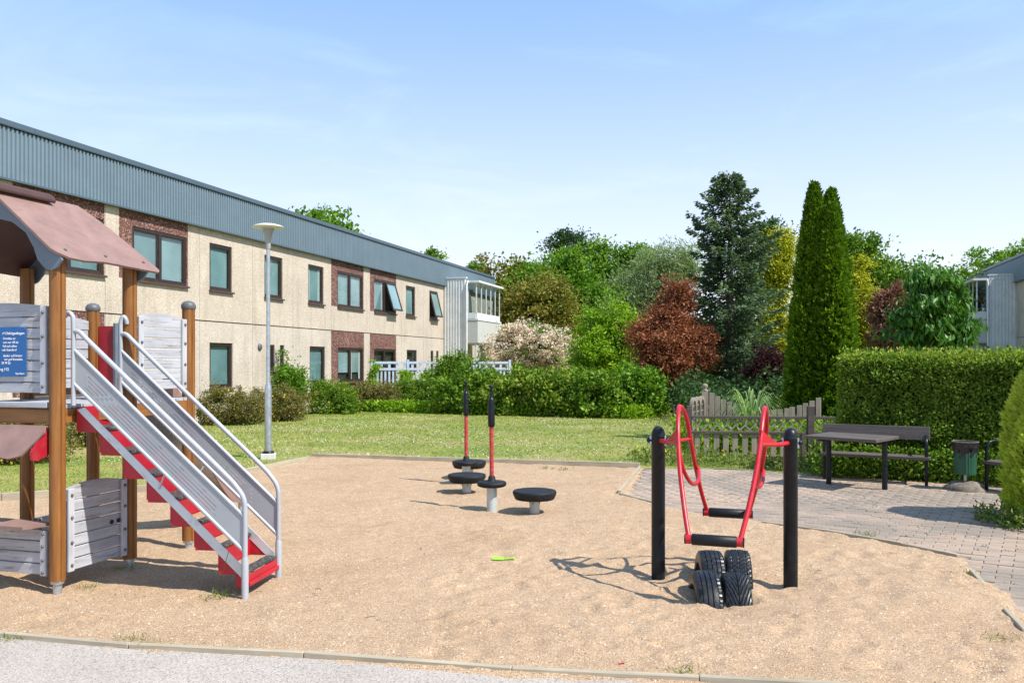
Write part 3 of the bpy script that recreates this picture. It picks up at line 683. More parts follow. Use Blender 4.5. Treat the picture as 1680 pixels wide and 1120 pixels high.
def balcony(root, s0, dr, zg=0):
    """ribbed screen at s0 square to the facade and an enclosed upper balcony beyond it (dr=+1 towards larger s)"""
    b = MB(); q = MB()
    corrug(b, 0, 1.12, 0, 5.62, 0, .03, .14); rot = R(-90)
    sc = b.build('ribbed_screen', M['white_clad'], root, (s0, 0, 0), (0, 0, rot)) # faces -x locally
    if dr < 0: sc.scale = (1, -1, 1)
    e = .10*dr
    MB().box((s0 + .02*dr if dr > 0 else s0 - .12, -1.10, 0), (s0 + .12 if dr > 0 else s0 - .02, 0, 5.60)).build('screen_wall', M['white_clad'], root)
    MB().box((min(s0-.05*dr, s0+.16*dr), -1.16, 5.62), (max(s0-.05*dr, s0+.16*dr), .0, 5.68)).build('screen_cap', M['white_clad'], root)
    MB().tube([(s0 - .06*dr, -1.19, 0), (s0 - .06*dr, -1.19, 5.3), (s0 + .04*dr, -1.22, 5.5)], .045, 10).build('drainpipe', M['white_clad'], root)
    a, c = sorted((s0 + .12*dr, s0 + 3.8*dr)); W = 1.62
    MB().box((a-.1, -W-.18, 5.40), (c+.15, 0, 5.50)).build('balcony_roof', M['white_clad'], root, bevel=.01)
    MB().box((a-.02, -W-.09, 3.62), (c+.05, 0, 3.70)).build('balcony_ledge', M['white_clad'], root)
    MB().box((a-.0, -W-.03, 3.70), (c+.0, -W+.03, 3.98)).build('balcony_rail', M['white_clad'], root)
    cb = MB().box((a, -W-.06, 2.55), (c, -W, 3.60)).box((a, -W, 2.55), (a+.06, 0, 3.60)).box((c-.06, -W, 2.55), (c, 0, 3.60)).box((a+.06, -W, 2.5), (c-.06, 0, 2.62))
    cb.build('balcony_front', M['beige_clad'], root)
    n = 5; L_ = (c-a)/n
    for i in range(n+1):
        x = a + i*L_; MB().box((x-.025, -W-.02, 3.98), (x+.025, -W+.03, 5.40)).build('glazing_post', M['white_clad'], root)
    for i in range(n): MB().box((a+i*L_+.03, -W, 4.0), (a+(i+1)*L_-.03, -W+.008, 5.38)).build('pane', M['glass'], root)
    x = a if dr > 0 else c
    MB().box((x-.03, -W+.03, 3.70), (x+.03, -1.15, 3.98)).build('balcony_rail', M['white_clad'], root)
    MB().box((x-.02, -1.22, 3.98), (x+.02, -1.15, 5.40)).build('glazing_post', M['white_clad'], root)
    MB().box((x-.004, -W+.035, 3.98), (x+.004, -1.225, 5.38)).build('pane', M['glass'], root)
    x = c if dr > 0 else a
    MB().box((x-.004, -W+.035, 3.98), (x+.004, -.05, 5.38)).build('pane', M['glass'], root)
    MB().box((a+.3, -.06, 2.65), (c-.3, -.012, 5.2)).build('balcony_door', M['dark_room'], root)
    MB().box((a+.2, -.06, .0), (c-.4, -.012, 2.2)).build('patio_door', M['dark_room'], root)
    for xx in (a+.15, c-.15): MB().box((xx-.05, -W+.02, 0), (xx+.05, -W+.12, 2.5)).build('balcony_pillar', M['white_clad'], root)
def facade(name, label, ox, oy, rz, s_lo, s_hi, joints, wins, browns, bal, drr, sgn=0):
    root = thing(name, label, 'building', (ox, oy, 0), rz)
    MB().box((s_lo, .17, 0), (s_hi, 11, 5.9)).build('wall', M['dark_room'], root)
    MB().box((s_lo, .16, 6.05), (s_hi, 11.1, 6.30)).build('roof', M['roof'], root)
    ends = MB().box((s_lo-.1, .0, 0), (s_lo-.003, 11, 6.0)).box((s_hi+.003, 0, 0), (s_hi+.1, 11, 6.0)); ends.build('gable_wall', M['concrete'], root)
    W = wins
    for lev, (z0, z1) in enumerate(((0.0, 2.735), (2.76, 5.75))):
        for j0, j1 in zip(joints[:-1], joints[1:]):
            hs = [(a, c, e, f) for (a, c, e, f, *_r) in W if a < j1 and c > j0 and e < z1 and f > z0]
            bs = [(a, c, e, f) for (a, c, e, f) in browns if a < j1 and c > j0 and e < z1 and f > z0]
            x = sorted(set([j0+.006, j1-.006] + [min(max(v, j0+.006), j1-.006) for h in hs+bs for v in h[:2]]))
            z = sorted(set([z0+.004, z1-.004] + [min(max(v, z0+.004), z1-.004) for h in hs+bs for v in h[2:]]))
            def inside(l): return lambda cx, cz: any(a < cx < c and e < cz < f for a, c, e, f in l)
            b = MB().grid(x, z, inside(hs+bs), 0, .155)
            b.build('concrete_panel', M['concrete'] if lev else M['concrete_low'], root)
            for q in bs:
                q2 = (max(q[0], j0+.006), min(q[1], j1-.006), q[2]+.006, q[3]-.004)
                xx = sorted(set([q2[0], q2[1]] + [min(max(v, q2[0]), q2[1]) for h in hs for v in h[:2]]))
                zz = sorted(set([q2[2], q2[3]] + [min(max(v, q2[2]), q2[3]) for h in hs for v in h[2:]]))
                MB().grid(xx, zz, inside(hs), .012, .155).build('brown_panel', M['brown_agg'], root)
    MB().box((s_lo, .02, 2.728), (s_hi, .16, 2.768)).build('joint_strip', M['sill'], root)
    for w in W:
        k = w[4] if len(w) > 4 else {}
        window_at(root, *w[:4], **k)
    # ribbed parapet
    b = corrug(MB(), s_lo, s_hi, 5.30, 6.32, -.10, .032, .105); b.build('ribbed_parapet', M['clad'], root)
    MB().box((s_lo, -.09, 5.27), (s_hi, .16, 5.295)).build('parapet_soffit', M['cladcap'], root)
    MB().box((s_lo, -.142, 5.262), (s_hi, -.092, 5.30)).build('drip_edge', M['cladcap'], root)
    MB().box((s_lo, -.09, 5.31), (s_hi, .15, 6.30)).build('parapet_core', M['cladcap'], root)
    s = s_lo
    while s < s_hi:
        e = min(s+2.4, s_hi); MB().box((s+.003, -.165, 6.345), (e-.003, .45, 6.46)).box((s+.003, -.165, 6.33), (e-.003, -.15, 6.345)).build('parapet_cap', M['cladcap'], root, bevel=.006); s = e
    corner = MB().box((s_hi+.01, -.13, 5.27), (s_hi+.14, 11, 6.33)).box((s_lo-.14, -.13, 5.27), (s_lo-.01, 11, 6.33)); corner.build('side_parapet', M['clad'], root)
    if bal is not None: balcony(root, bal, drr)
    return root
U = (3.62, 4.92); Lo = (.89, 2.16)
wins = [(18.58, 20.62, *U, dict(mull=2)), (21.56, 23.6, *U, dict(mull=2)), (24.56, 25.6, *U), (27.27, 28.3, *U), (29.9, 30.95, *U), (31.97, 34.02, *U, dict(mull=2)),
        (35.0, 37.05, *U, dict(mull=2, openp=1)), (38.1, 39.12, *U), (40.8, 41.85, *U, dict(openp=0)),
        (18.58, 20.62, *Lo, dict(mull=2)), (24.56, 25.63, *Lo), (27.45, 27.85, 1.35, 2.16), (28.15, 28.4, 1.35, 2.16), (30.0, 31.05, *Lo), (32.0, 34.05, *Lo, dict(mull=2, blind=.75)),
        (35.0, 37.05, *Lo, dict(mull=2, blind=0)), (38.2, 39.3, 1.2, 2.16, dict(blind=0)), (40.95, 41.3, 1.35, 2.16), (41.65, 41.95, 1.35, 2.16)]
browns = [(18.1, 20.64, 3.62, 5.75), (21.1, 23.64, 3.62, 5.75), (31.5, 34.06, 3.62, 5.75), (34.62, 37.1, 3.62, 5.75),
          (18.1, 20.64, .89, 2.735), (31.5, 34.1, .3, 2.735), (34.6, 37.1, .3, 2.735)]
# browns must not be cut by joints: the joints run beside them
joints = [8.9, 11.9, 14.9, 17.5, 20.66, 24.13, 26.64, 28.93, 31.5, 34.6, 37.64, 40.1, 42.6, 45.4, 48.0, 50.3]
RZ = R(73.67)
bl = facade('apartment_building', 'long two-storey beige concrete block with blue-grey ribbed parapet behind the play tower', -15.26, 0, RZ, 8.9, 50.3, joints, wins, browns, 42.62, 1)
# the tilted open casements
def casement(s, z, w, h, tilt):
    b = MB().grid([0, .06, w-.06, w], [-h, -h+.06, -.06, 0], lambda x, q: .06 < x < w-.06 and -h+.06 < q < -.06, -.03, .02)
    o = b.build('open_casement', M['brown_frame'], bl, (s, .02, z), (R(-tilt), 0, 0))
    MB().box((.05, -.012, -h+.05), (w-.05, -.006, -.05)).build('pane', M['glass'], o)
    MB().box((.055, .004, -h+.055), (w-.055, .012, -.055)).build('blind', M['blind'], o)
casement(36.06, 4.86, .94, 1.18, 17); casement(40.86, 4.86, .92, 1.18, 14)
MB().lathe([(.0, 0), (.10, 0), (.10, .03), (.085, .05), (0, .05)], seg=16).build('wall_vent', M['capgrey'], bl, (26.55+.45, -.0, 2.08), (R(90), 0, 0))
MB().box((29.0, -.10, .35), (29.7, -.003, .75)).build('meter_box', M['brown_agg'], bl, bevel=.01)
U2 = [(2.0, 3.0, *U), (11.2, 12.2, *U), (14.0, 16.0, *U, dict(mull=2)), (18, 19, *U), (11.2, 12.2, *Lo), (14, 16, *Lo, dict(mull=2))]
brr = facade('apartment_building', 'matching beige block with dark ribbed parapet at the right edge behind the hedge', 25.6, 47.6, RZ + math.pi, .0, 26, [0, 2.6, 5.2, 8.2, 10.4, 13.0, 16.6, 19.6, 22.8, 26], U2, [], 8.9, -1)

# garden fence by the building
gf = thing('garden_fence', 'pale blue-white slatted garden fence in front of the far end of the long building', 'fence')
A = Vector((-5.2, 31.6, 0)); B = Vector((-.1, 33.6, 0)); d = (B-A); Lg = d.length; an = math.atan2(d.y, d.x)
pk = MB().box((-.035, -.01, .15), (.035, .01, 1.32)).mesh('picket', M['fence_white'])
n = int(Lg/.145)
for i in range(n): inst('picket', pk, gf, A + d*((i+.5)/n), (0, 0, an))
cap = MB().box((-.045, -.02, 1.40), (.045, .02, 1.56)).mesh('spacer', M['fence_white'])
for i in range(0, n, 2): inst('spacer', cap, gf, A + d*((i+.5)/n), (0, 0, an))
for z in (.3, 1.32, 1.56): MB().box((0, -.035, z), (Lg, -.011, z+.09)).build('rail', M['fence_white'], gf, A, (0, 0, an))
for i in range(5): MB().box((-.05, -.05, 0), (.05, .05, 1.72)).build('post', M['fence_white'], gf, A + d*(i/4), (0, 0, an))

# ------------------------------------------------------------------ play tower
T = thing('play_tower', 'wooden play tower with brown gabled roof, grey plank panels and red stairs with grey rails', 'play tower')
A_ = Vector((-3.18, 5.97, 0)); E_ = Vector((.282, .959, 0)).normalized(); N_ = Vector((-.959, .282, 0)).normalized()
SP = .71; WD = 1.0; PF = 1.31
Bp = A_ + E_*SP; Cp = A_ + E_*2*SP; Fp = A_ + N_*WD; Dp = Bp + N_*WD; Ep = Cp + N_*WD
def post_mesh(h, name='post'):
    b = MB(); r = .053; prof = []
    for k in range(48):
        a = 2*math.pi*k/48; rr = r*(.84 if k in (0, 12, 24, 36) else 1); prof.append((rr*math.cos(a), rr*math.sin(a)))
    vs = [(x, y, .08) for x, y in prof] + [(x, y, h) for x, y in prof]
    b.add(vs, [(k, (k+1) % 48, (k+1) % 48 + 48, k+48) for k in range(48)]); b.add(vs, [tuple(range(48))[::-1], tuple(range(48, 96))])
    return b.mesh(name, M['post'])
pm_h, pm_l = post_mesh(2.36), post_mesh(2.06)
foot = MB().lathe([(.03, -.15), (.03, .10)], seg=12).lathe([(.045, .06), (.045, .085)], seg=12).mesh('post_foot', M['galv'])
capm = MB().lathe([(.058, 0), (.062, .01), (.062, .035), (.045, .06), (.012, .072)], seg=16).mesh('post_cap', M['capgrey'])
for P, tall in ((A_,1),(Bp,1),(Dp,1),(Fp,1),(Cp,0),(Ep,0)):
    p = inst('post', pm_h if tall else pm_l, T, P, (0, 0, math.atan2(E_.y, E_.x)-R(20)))
    inst('post_foot', foot, p)
    if not tall: inst('post_cap', capm, p, (0, 0, 2.06))
bolt = MB().lathe([(.012, 0), (.012, .006), (.006, .012)], seg=8).mesh('bolt', M['capgrey'])
def panel(P, Q, zb, zt, n, arch=.03, side=1, ends=(0, 0), name='plank'):
    """horizontal planks between two posts with upright battens; side=+1 puts battens on the outer face"""
    P = Vector(P); Q = Vector(Q); d = Q-P; Lw = d.length; an = math.atan2(d.y, d.x)
    x0, x1 = .065, Lw-.065; h = (zt-zb)/n
    for i in range(n):
        b = MB(); z0 = zb + i*h + .004; z1 = zb + (i+1)*h - .004
        if i < n-1:
            b.box((x0+.004, -.013, z0-zb), (x1-.004, .013, z1-zb))
        else:
            poly = [(x0, z0-zb), (x1, z0-zb)] + [(x1 - (x1-x0)*k/10, z1-zb + arch*math.sin(math.pi*k/10)) for k in range(11)]
            b.prism(poly, .026, Matrix.Translation((0, -.013, 0)))
        o = b.build(name, M['plank'], T, P + Vector((0, 0, zb)), (0, 0, an), .003)
    for s, xx in ((0, x0), (1, x1-.055)):
        o = MB().box((xx, -.036 if side > 0 else .014, 0), (xx+.055, -.014 if side > 0 else .036, zt-zb-.002)).build('batten', M['batten'], T, P + Vector((0, 0, zb)), (0, 0, an), .004)
        for f in (.08, .35, .65, .92): inst('bolt', bolt, o, (xx+.0275, -.036 if side > 0 else .036, (zt-zb)*f), (R(90) if side > 0 else R(-90), 0, 0))
# panels: direction chosen so that the outer face is at local -y
panel(Fp, A_, 1.385, 2.0, 8); panel(Fp, A_, .11, .43, 4, 0)
panel(A_, Bp, .12, .71, 7, .035); panel(Bp, Cp, 1.38, 1.97, 7, .035)
for q_, z_ in ((.50, .40), (.57, .40)):
    kn = MB().lathe([(.016, 0), (.016, .01), (.008, .016)], seg=10).build('knob', M['black'], T); kn.location = A_ + E_*q_ + Vector((0, 0, z_)) - N_*.014; kn.rotation_euler = (R(90), 0, math.atan2(E_.y, E_.x))
panel(Ep, Dp, 1.38, 1.97, 7, .035, 1); panel(Ep, Dp, .05, .33, 3, 0, -1); panel(Dp, Fp, 1.385, 2.0, 8, .0)
def beam(P, Q, z0, z1, w=.045, off=0, m='beam', nm='beam'):
    P = Vector(P); Q = Vector(Q); d = Q-P; an = math.atan2(d.y, d.x)
    return MB().box((.05, -w/2+off, 0), (d.length-.05, w/2+off, z1-z0)).build(nm, M[m], T, P + Vector((0, 0, z0)), (0, 0, an), .004)
for P, Q in ((Fp, A_), (A_, Bp), (Bp, Cp), (Cp, Ep), (Ep, Dp), (Dp, Fp), (Bp, Dp)): beam(P, Q, 1.175, 1.275)
beam(Fp, A_, 1.285, 1.325, .03, -.03, 'plank', 'floor_edge')
for i in range(14):
    p = A_ + E_*(.02 + i*.1015); MB().box((-.02, 0, 0), (WD, .092, .028)).build('floor_board', M['plank'], T, p + Vector((0, 0, 1.278)) , (0, 0, math.atan2(N_.y, N_.x)), .003).location = p + Vector((0,0,1.278)) + E_*.09
# counter, awning
ct = Matrix.Translation(Fp + Vector((0, 0, .445))) @ Matrix.Rotation(math.atan2(-N_.y, -N_.x), 4, 'Z')
def xf(o, Mx): o.matrix_basis = Mx; return o
c = MB().prism([(-.05, -.20), (.90, -.20), (.935, -.15), (.94, .02), (.8, .03), (.5, .05), (.2, .03), (-.05, .02)], .018, Matrix.Rotation(R(90), 4, 'X'))
xf(c.build('counter_top', M['roofply'], T), ct @ Matrix.Translation((0, .0, .018)) @ Matrix.Scale(-1, 4, (0, 1, 0)))
aw = MB().prism([(.02, 0), (.98, 0), (1.0, -.05), (.90, -.235), (.80, -.262), (.55, -.235), (.25, -.235), (.05, -.26), (0, -.1)], .014, Matrix())
xf(aw.build('awning', M['roofply'], T), Matrix.Translation(Fp + Vector((0, 0, 1.165))) @ Matrix.Rotation(math.atan2(-N_.y, -N_.x), 4, 'Z') @ Matrix.Translation((-.03, -.06, 0)) @ Matrix.Rotation(R(-32), 4, 'X'))
br_ = MB().prism([(0, 0), (.15, -.16), (.145, -.215), (.10, -.225), (0, -.19)], .02, Matrix())
for f in (.93, .05):
    p = Fp - N_*f; dd = -E_
    xf(br_.build('awning_bracket', M['red'], T), Matrix.Translation(p + Vector((0, 0, 1.15)) + dd*.02) @ Matrix.Rotation(math.atan2(dd.y, dd.x), 4, 'Z'))
# roof
NI = N_; rid = 2.835; eav = 2.315; half = WD/2; ov = .125
for sgn in (0, 1):
    org = (A_ if sgn == 0 else Fp) - (N_ if sgn == 0 else -N_)*ov; inn = N_ if sgn == 0 else -N_
    dn = (org - (org + inn*(half+ov))) ; down = (Vector((dn.x, dn.y, eav-rid))).normalized()
    ridge0 = org + inn*(half+ov) + Vector((0, 0, rid)); Lr = Vector((half+ov, rid-eav)).length
    nrm_ = E_.cross(down).normalized(); 
    if nrm_.z < 0: nrm_ = -nrm_
    Mx = Matrix((E_, nrm_, -down)).transposed().to_4x4(); Mx.translation = ridge0
    e1 = SP + .17
    poly = [(-.13, 0), (-.13, -Lr+.09), (-.10, -Lr+.045), (-.03, -Lr-.0), (.10, -Lr-.012), (.30, -Lr+.012), (.52, -Lr+.0), (.72, -Lr-.012), (e1-.02, -Lr-.02), (e1+.02, -Lr+.02), (e1-.02, -Lr*.66), (e1-.07, -Lr*.33), (e1-.12, -.12), (e1-.16, -.03), (e1-.18, 0)]
    o = MB().prism(poly, .016, Matrix()).build('roof_panel', M['roofply'], T); o.matrix_basis = Mx
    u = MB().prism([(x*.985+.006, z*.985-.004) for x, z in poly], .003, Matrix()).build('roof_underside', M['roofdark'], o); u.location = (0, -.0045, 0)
    if sgn == 0:
        for f in (.0, .38, .78): inst('bolt', bolt, o, (f, .016, -Lr+.09), (R(-90), 0, 0))
rc = A_ + N_*half
pts = []
cb = MB(); prof = [(-.115, -.055), (-.10, -.02), (-.06, .005), (0, .014), (.06, .005), (.10, -.02), (.115, -.055), (.10, -.07), (.0, -.02), (-.10, -.07)]
Mc = Matrix((N_, E_, Vector((0, 0, 1)))).transposed().to_4x4(); Mc.translation = rc + Vector((0, 0, rid+.035)) - E_*.22
cb.prism(prof, .60, Matrix()).build('ridge_cap', M['roofdark'], T, bevel=.008).matrix_basis = Mc
gp_ = []
up_ = [(-.11, 2.318), (-.09, 2.36), (.5, 2.825), (1.09, 2.36), (1.11, 2.318)]
lo_ = [(1.07, 2.27), (1.02, 2.25), (.96, 2.27), (.90, 2.33), (.87, 2.41), (.80, 2.52), (.68, 2.60), (.5, 2.64), (.32, 2.60), (.20, 2.52), (.13, 2.41), (.10, 2.33), (.04, 2.27), (-.02, 2.25), (-.07, 2.27)]
for f in (-.075, SP+.06):
    Mg = Matrix((N_, E_, Vector((0, 0, 1)))).transposed().to_4x4(); Mg.translation = A_ + E_*f
    MB().prism([(x, z-.012) for x, z in up_ + lo_], .016, Matrix()).build('gable_board', M['gable'], T, bevel=.003).matrix_basis = Mg
# stairs
S0 = Vector((-3.105, 6.02, 0)); U_ = Vector((.991, -.132, 0)).normalized(); V_ = Vector((.132, .991, 0)).normalized(); SW = .60
Ms = Matrix((U_, V_, Vector((0, 0, 1)))).transposed().to_4x4(); Ms.translation = S0
st = Matrix(Ms)
def sp(o): o.matrix_basis = Ms @ o.matrix_basis; return o
run, rise = .1775, .1625
for k in range(7):
    s0 = run*k; zt = 1.300 - rise*k; zb = zt - rise   # riser hangs from zt, tread lies at zb
    b = MB().box((s0, .05, zb-.012), (s0+.010, SW-.05, zt-.014))
    for yy in (.05, SW-.062): b.prism([(s0+.0102, zb-.03), (s0+run+.002, zb-.03), (s0+run+.002, zb+.004), (s0+.0102, zt-.01)], .012, Matrix.Translation((0, yy, 0)))
    if k == 6:
        b.box((1.195, .05, .045), (1.285, .062, zb-.032)).box((1.195, SW-.062, .045), (1.285, SW-.05, zb-.032)).box((1.272, .063, .055), (1.284, SW-.063, zb-.030)).box((1.2845, .05, .055), (1.300, SW-.05, .085))
    o = sp(b.build('step', M['red'], T, bevel=.002))
    MB().box((s0+.0105, .0625, zb-.022), (s0+run+.022+(.02 if k == 6 else 0), SW-.0625, zb)).build('tread', M['tread'], o, bevel=.003)
    if k >= 4: MB().box((s0+.02, .075, zb+.0005), (s0+run-.03, SW-.09, zb+.004)).build('sand_dusting', M['sand'], o, bevel=.002)
SL = -.905   # slope of rails
def rl(s, z): return Vector((s, 0, z + SL*s))
for yv, out_ in ((0.0, -1), (SW-.03, 1)):
    # stringer
    b = MB().prism([(.02, 1.268), (.075, 1.284), (1.268, .186), (1.268, .108), (1.25, .116)], .008, Matrix.Translation((0, yv + (.028 if out_ < 0 else -.036), 0)))
    sp(b.build('stringer', M['stringer'], T, bevel=.002))
    # handrail: post loop at the top, bend, slope, bend, down to the ground
    tl = [Vector((.050, yv+.02, 1.90)), Vector((.046, yv+.012, 1.935)), Vector((.028, yv+.004, 1.955)), Vector((.013, yv, 1.92)), Vector((.010, yv, 1.86)), Vector((.012, yv, 1.6)), Vector((.012, yv, 1.30))] if out_ > 0 else [Vector((-.055, yv, 1.925)), Vector((-.03, yv, 1.955)), Vector((.0, yv, 1.935)), Vector((.012, yv, 1.88)), Vector((.012, yv, 1.6)), Vector((.012, yv, 1.30))]
    sp(MB().tube(crom(tl, 6), .0165, 12).build('rail_post', M['grey_metal'], T))
    hr = [Vector((.02, yv, 1.822)), Vector((.06, yv, 1.815)), Vector((.13, yv, 1.75)), Vector((.3, yv, 1.75-.154)), Vector((.7, yv, 1.75+SL*.57)), Vector((1.12, yv, 1.75+SL*.99)), Vector((1.235, yv, .735)), Vector((1.278, yv, .66)), Vector((1.286, yv, .56)), Vector((1.286, yv, .3)), Vector((1.286, yv, -.12))]
    sp(MB().tube(crom(hr, 7), .0175, 12).build('handrail', M['grey_metal'], T))
    sp(MB().tube([(1.286, yv, .27), (1.286, yv, .25), (1.286, yv, -.12)], [.019, .024, .024], 12).build('rail_foot', M['grey_metal'], T))
    for z0 in (1.705, 1.466): sp(MB().tube([(.015, yv, z0-.012), (1.283, yv, z0 + SL*1.283)], .0135, 10).build('guard_tube', M['grey_metal'], T))
    # slotted guard sheet, real slots
    z_of = lambda s, w: 1.466 + SL*s + w
    g0 = .018; Hh = 1.705-1.466-.015
    slots = [(.10, 1.08, .150), (.10, 1.08, .118), (.10, 1.08, .086), (.10, 1.08, .054)]
    xs_ = [.014, .10, 1.08, 1.284]; zs_ = [g0-.008]
    for q in sorted(s[2] for s in slots): zs_ += [q-.0035, q+.0035]
    zs_ += [Hh]
    cut = lambda cx, cz: .10 < cx < 1.08 and any(abs(cz-s[2]) < .0035 for s in slots)
    g_ = MB().grid(xs_, zs_, cut, -.003, .003, lambda x, y, z: (x, y + yv, z_of(x, z)))
    sp(g_.build('guard_panel', M['grey_panel'], T))
    sp(MB().tube([(.64, yv + .028*(-out_ if 0 else 1)*(1 if out_ < 0 else -1), 1.315 + SL*.58 - .07), (.70, yv, 1.466 + SL*.70)], .006, 8).build('strut', M['grey_metal'], T))
# slide, running away from the camera beyond the stairs
So = (Cp + Ep)/2
Mx = Matrix((N_*-1, E_, Vector((0, 0, 1)))).transposed().to_4x4(); Mx.translation = So
prof = [(0.0, 1.34), (.12, 1.30), (.35, 1.05), (.62, .70), (.88, .40), (1.05, .28), (1.30, .24)]
pf = crom([Vector((0, a, b)) for a, b in prof], 5)
for xx in (-.25, .235):
    top = [(p.y, p.z + .13) for p in pf]; bot = [(p.y, p.z - .05) for p in pf][::-1]
    Mq = Matrix(((0, 1, 0, xx), (1, 0, 0, 0), (0, 0, 1, 0), (0, 0, 0, 1)))
    o = MB().prism(top + bot, .016, Mq).build('slide_side', M['roofply'], T, bevel=.003); o.matrix_basis = Mx
b = MB(); vs = []
for p in pf: vs += [(-.235, p.y, p.z), (.235, p.y, p.z), (-.235, p.y, p.z-.012), (.235, p.y, p.z-.012)]
fs = []
for i in range(len(pf)-1): a = 4*i; fs += [(a, a+1, a+5, a+4), (a+2, a+6, a+7, a+3)]
o = b.add(vs, fs, True).build('slide_bed', M['slide'], T); o.matrix_basis = Mx
o = MB().box((-.235, 0, 0), (.235, .02, .02)).build('slide_rim', M['slide'], T); o.matrix_basis = Mx @ Matrix.Translation((0, 1.29, .225))
for xx in (-.5+.06,):
    o = MB().prism([(xx, 1.33), (xx+.17, 1.33), (xx+.17, 1.90), (xx+.15, 1.925), (xx, 1.925)], .018, Matrix()).build('slide_entry_board', M['red'], T, bevel=.004); o.matrix_basis = Mx
    o = MB().box((xx+.172 if xx < 0 else xx-.03, -.02, 1.3), (xx+.20 if xx < 0 else xx-.002, .02, 1.95)).build('entry_upright', M['gable'], T, bevel=.003); o.matrix_basis = Mx
for xx in (-.2, .2):
    o = MB().tube([(xx, 1.2, .22), (xx, 1.2, -.1)], .02, 8).build('slide_leg', M['galv'], T); o.matrix_basis = Mx

# sign on the plank panel
an = math.atan2(-N_.y, -N_.x); an_dir = -N_
def on_panel(px, py):   # point on the plane 5 cm in front of panel F-A
    o = Fp - E_*.020; nn = E_; ray = Vector(((px-CX)/FOC, 1, -(py-HY)/FOC)); c0 = Vector((0, 0, EYE))
    t = (o - c0).dot(nn)/ray.dot(nn); return c0 + ray*t
p_tr = on_panel(44, 536.5); p_br = on_panel(44, 617.5); xr = (p_tr - Fp).dot(an_dir)
sg = thing('sign', 'blue notice sign with white lettering screwed to the upper grey planks of the play tower', 'sign', Fp - E_*.020, an)
zt_, zb_ = p_tr.z, p_br.z
MB().box((xr-.42, -.004, zb_), (xr, 0, zt_)).build('board', M['sign_blue'], sg, bevel=.0012)
def text(body, px_r, py_base, px_cap, bold=False):
    cu = bpy.data.curves.new('lettering', 'FONT'); cu.body = body; cu.align_x = 'RIGHT'; cu.extrude = .0006
    p = on_panel(px_r, py_base); ppm = FOC/p.y
    cu.size = px_cap/ppm/.72
    cu.space_character = 1.0; cu.offset = .012*cu.size if bold else 0
    o = bpy.data.objects.new('t', cu); col.objects.link(o); dg = bpy.context.evaluated_depsgraph_get()
    me = bpy.data.meshes.new_from_object(o.evaluated_get(dg)); bpy.data.objects.remove(o)
    w = max(v.co.x for v in me.vertices) - min(v.co.x for v in me.vertices)
    me.materials.clear(); me.materials.append(M['white_flat'])
    q = bpy.data.objects.new('lettering', me); col.objects.link(q); q.parent = sg
    return q, w, (p - Fp).dot(an_dir), p.z, ppm
for body, pr, pb, wpx, cp in (('rf Oshögavången', 41, 548.5, 44, 4.4), ('förvaltas av', 26.2, 557, 25, 4.0), ('som ser till att', 31.2, 563.2, 31, 4.0), ('hel och säker', 29, 569.5, 28.5, 4.0), ('nsk Standard', 28, 575.7, 29, 4.0),
        ('skador och brister', 37.8, 585.2, 39, 4.0), ('var god kontakta', 38, 591.2, 37, 4.0), ('29 79 55', 18.2, 597.4, 18, 4.0), ('ng 112', 15.4, 608, 17, 4.8), ('Styrelsen', 41, 614.2, 17.6, 3.4)):
    q, w, x, z, ppm = text(body, pr, pb, cp, body in ('29 79 55', 'ng 112', 'rf Oshögavången'))
    s = min(1.15, (wpx/ppm)/w*1.02); q.scale = (s, 1, 1) ; q.location = (x, -.0055, z); q.rotation_euler = (R(90), 0, 0)
for dx_, dz_ in ((-.012, -.012), (-.012, zb_-zt_+.012)): inst('screw', bolt, sg, (xr+dx_, -.004, zt_+dz_), (R(90), 0, 0), (.35, .35, .35))
# ------------------------------------------------------------------ swing / walker
Lp = Vector((1.097, 6.40, 0)); Rp = Vector((2.024, 6.20, 0)); ax = (Rp-Lp).normalized(); sw = Vector((-ax.y, ax.x, 0)); mid = (Lp+Rp)/2
W_ = thing('pendulum_walker', 'red double-loop pendulum walker hanging between two black posts', 'play equipment')
for P, zz in ((Lp, -.2), (Rp, -.25)):
    r = .051; b = MB().lathe([(r, zz), (r, 1.045), (r*1.03, 1.047), (r*1.03, 1.052), (r, 1.055), (r*.98, 1.075), (r*.82, 1.10), (r*.5, 1.12), (r*.12, 1.128)], seg=28)
    po = b.build('post', M['black'], W_, P)
    s = 1 if P is Lp else -1
    for side in (1, -1):
        nut = MB().lathe([(.0, .0), (.022, 0), (.022, .02), (.012, .035), (0, .035)], seg=12)
        o = nut.build('bolt_cap', M['black'], po); o.rotation_euler = (0, R(90)*side, math.atan2(ax.y, ax.x)); o.location = ax*side*.05 + Vector((0, 0, 1.02 - zz*0))
        o = MB().box((-.012, -.02, -.04), (.006, .02, .035)).build('clamp_plate', M['galv'], po, bevel=.004); o.rotation_euler = (0, 0, math.atan2(ax.y, ax.x)); o.location = ax*side*.052 + Vector((0, 0, 1.02))
PZ = 1.02
swd = Vector((.314, .949, 0)).normalized(); lat = Vector((swd.y, -swd.x, 0)); wc = Vector((1.52, 6.19, 0))
Mw = Matrix((lat, swd, Vector((0, 0, 1)))).transposed().to_4x4(); Mw.translation = wc
def tilt(s, t, z): # side frame splays outwards with height
    hw = .163 + (z-.43)*(.300-.163)/(1.27-.43) + (.022*math.sin(max(0, min(1, (z-.43)/.8))*math.pi))
    return Vector((s*hw + (.022*math.sin(min(1, max(0, t)/.55)*math.pi)), t, z))
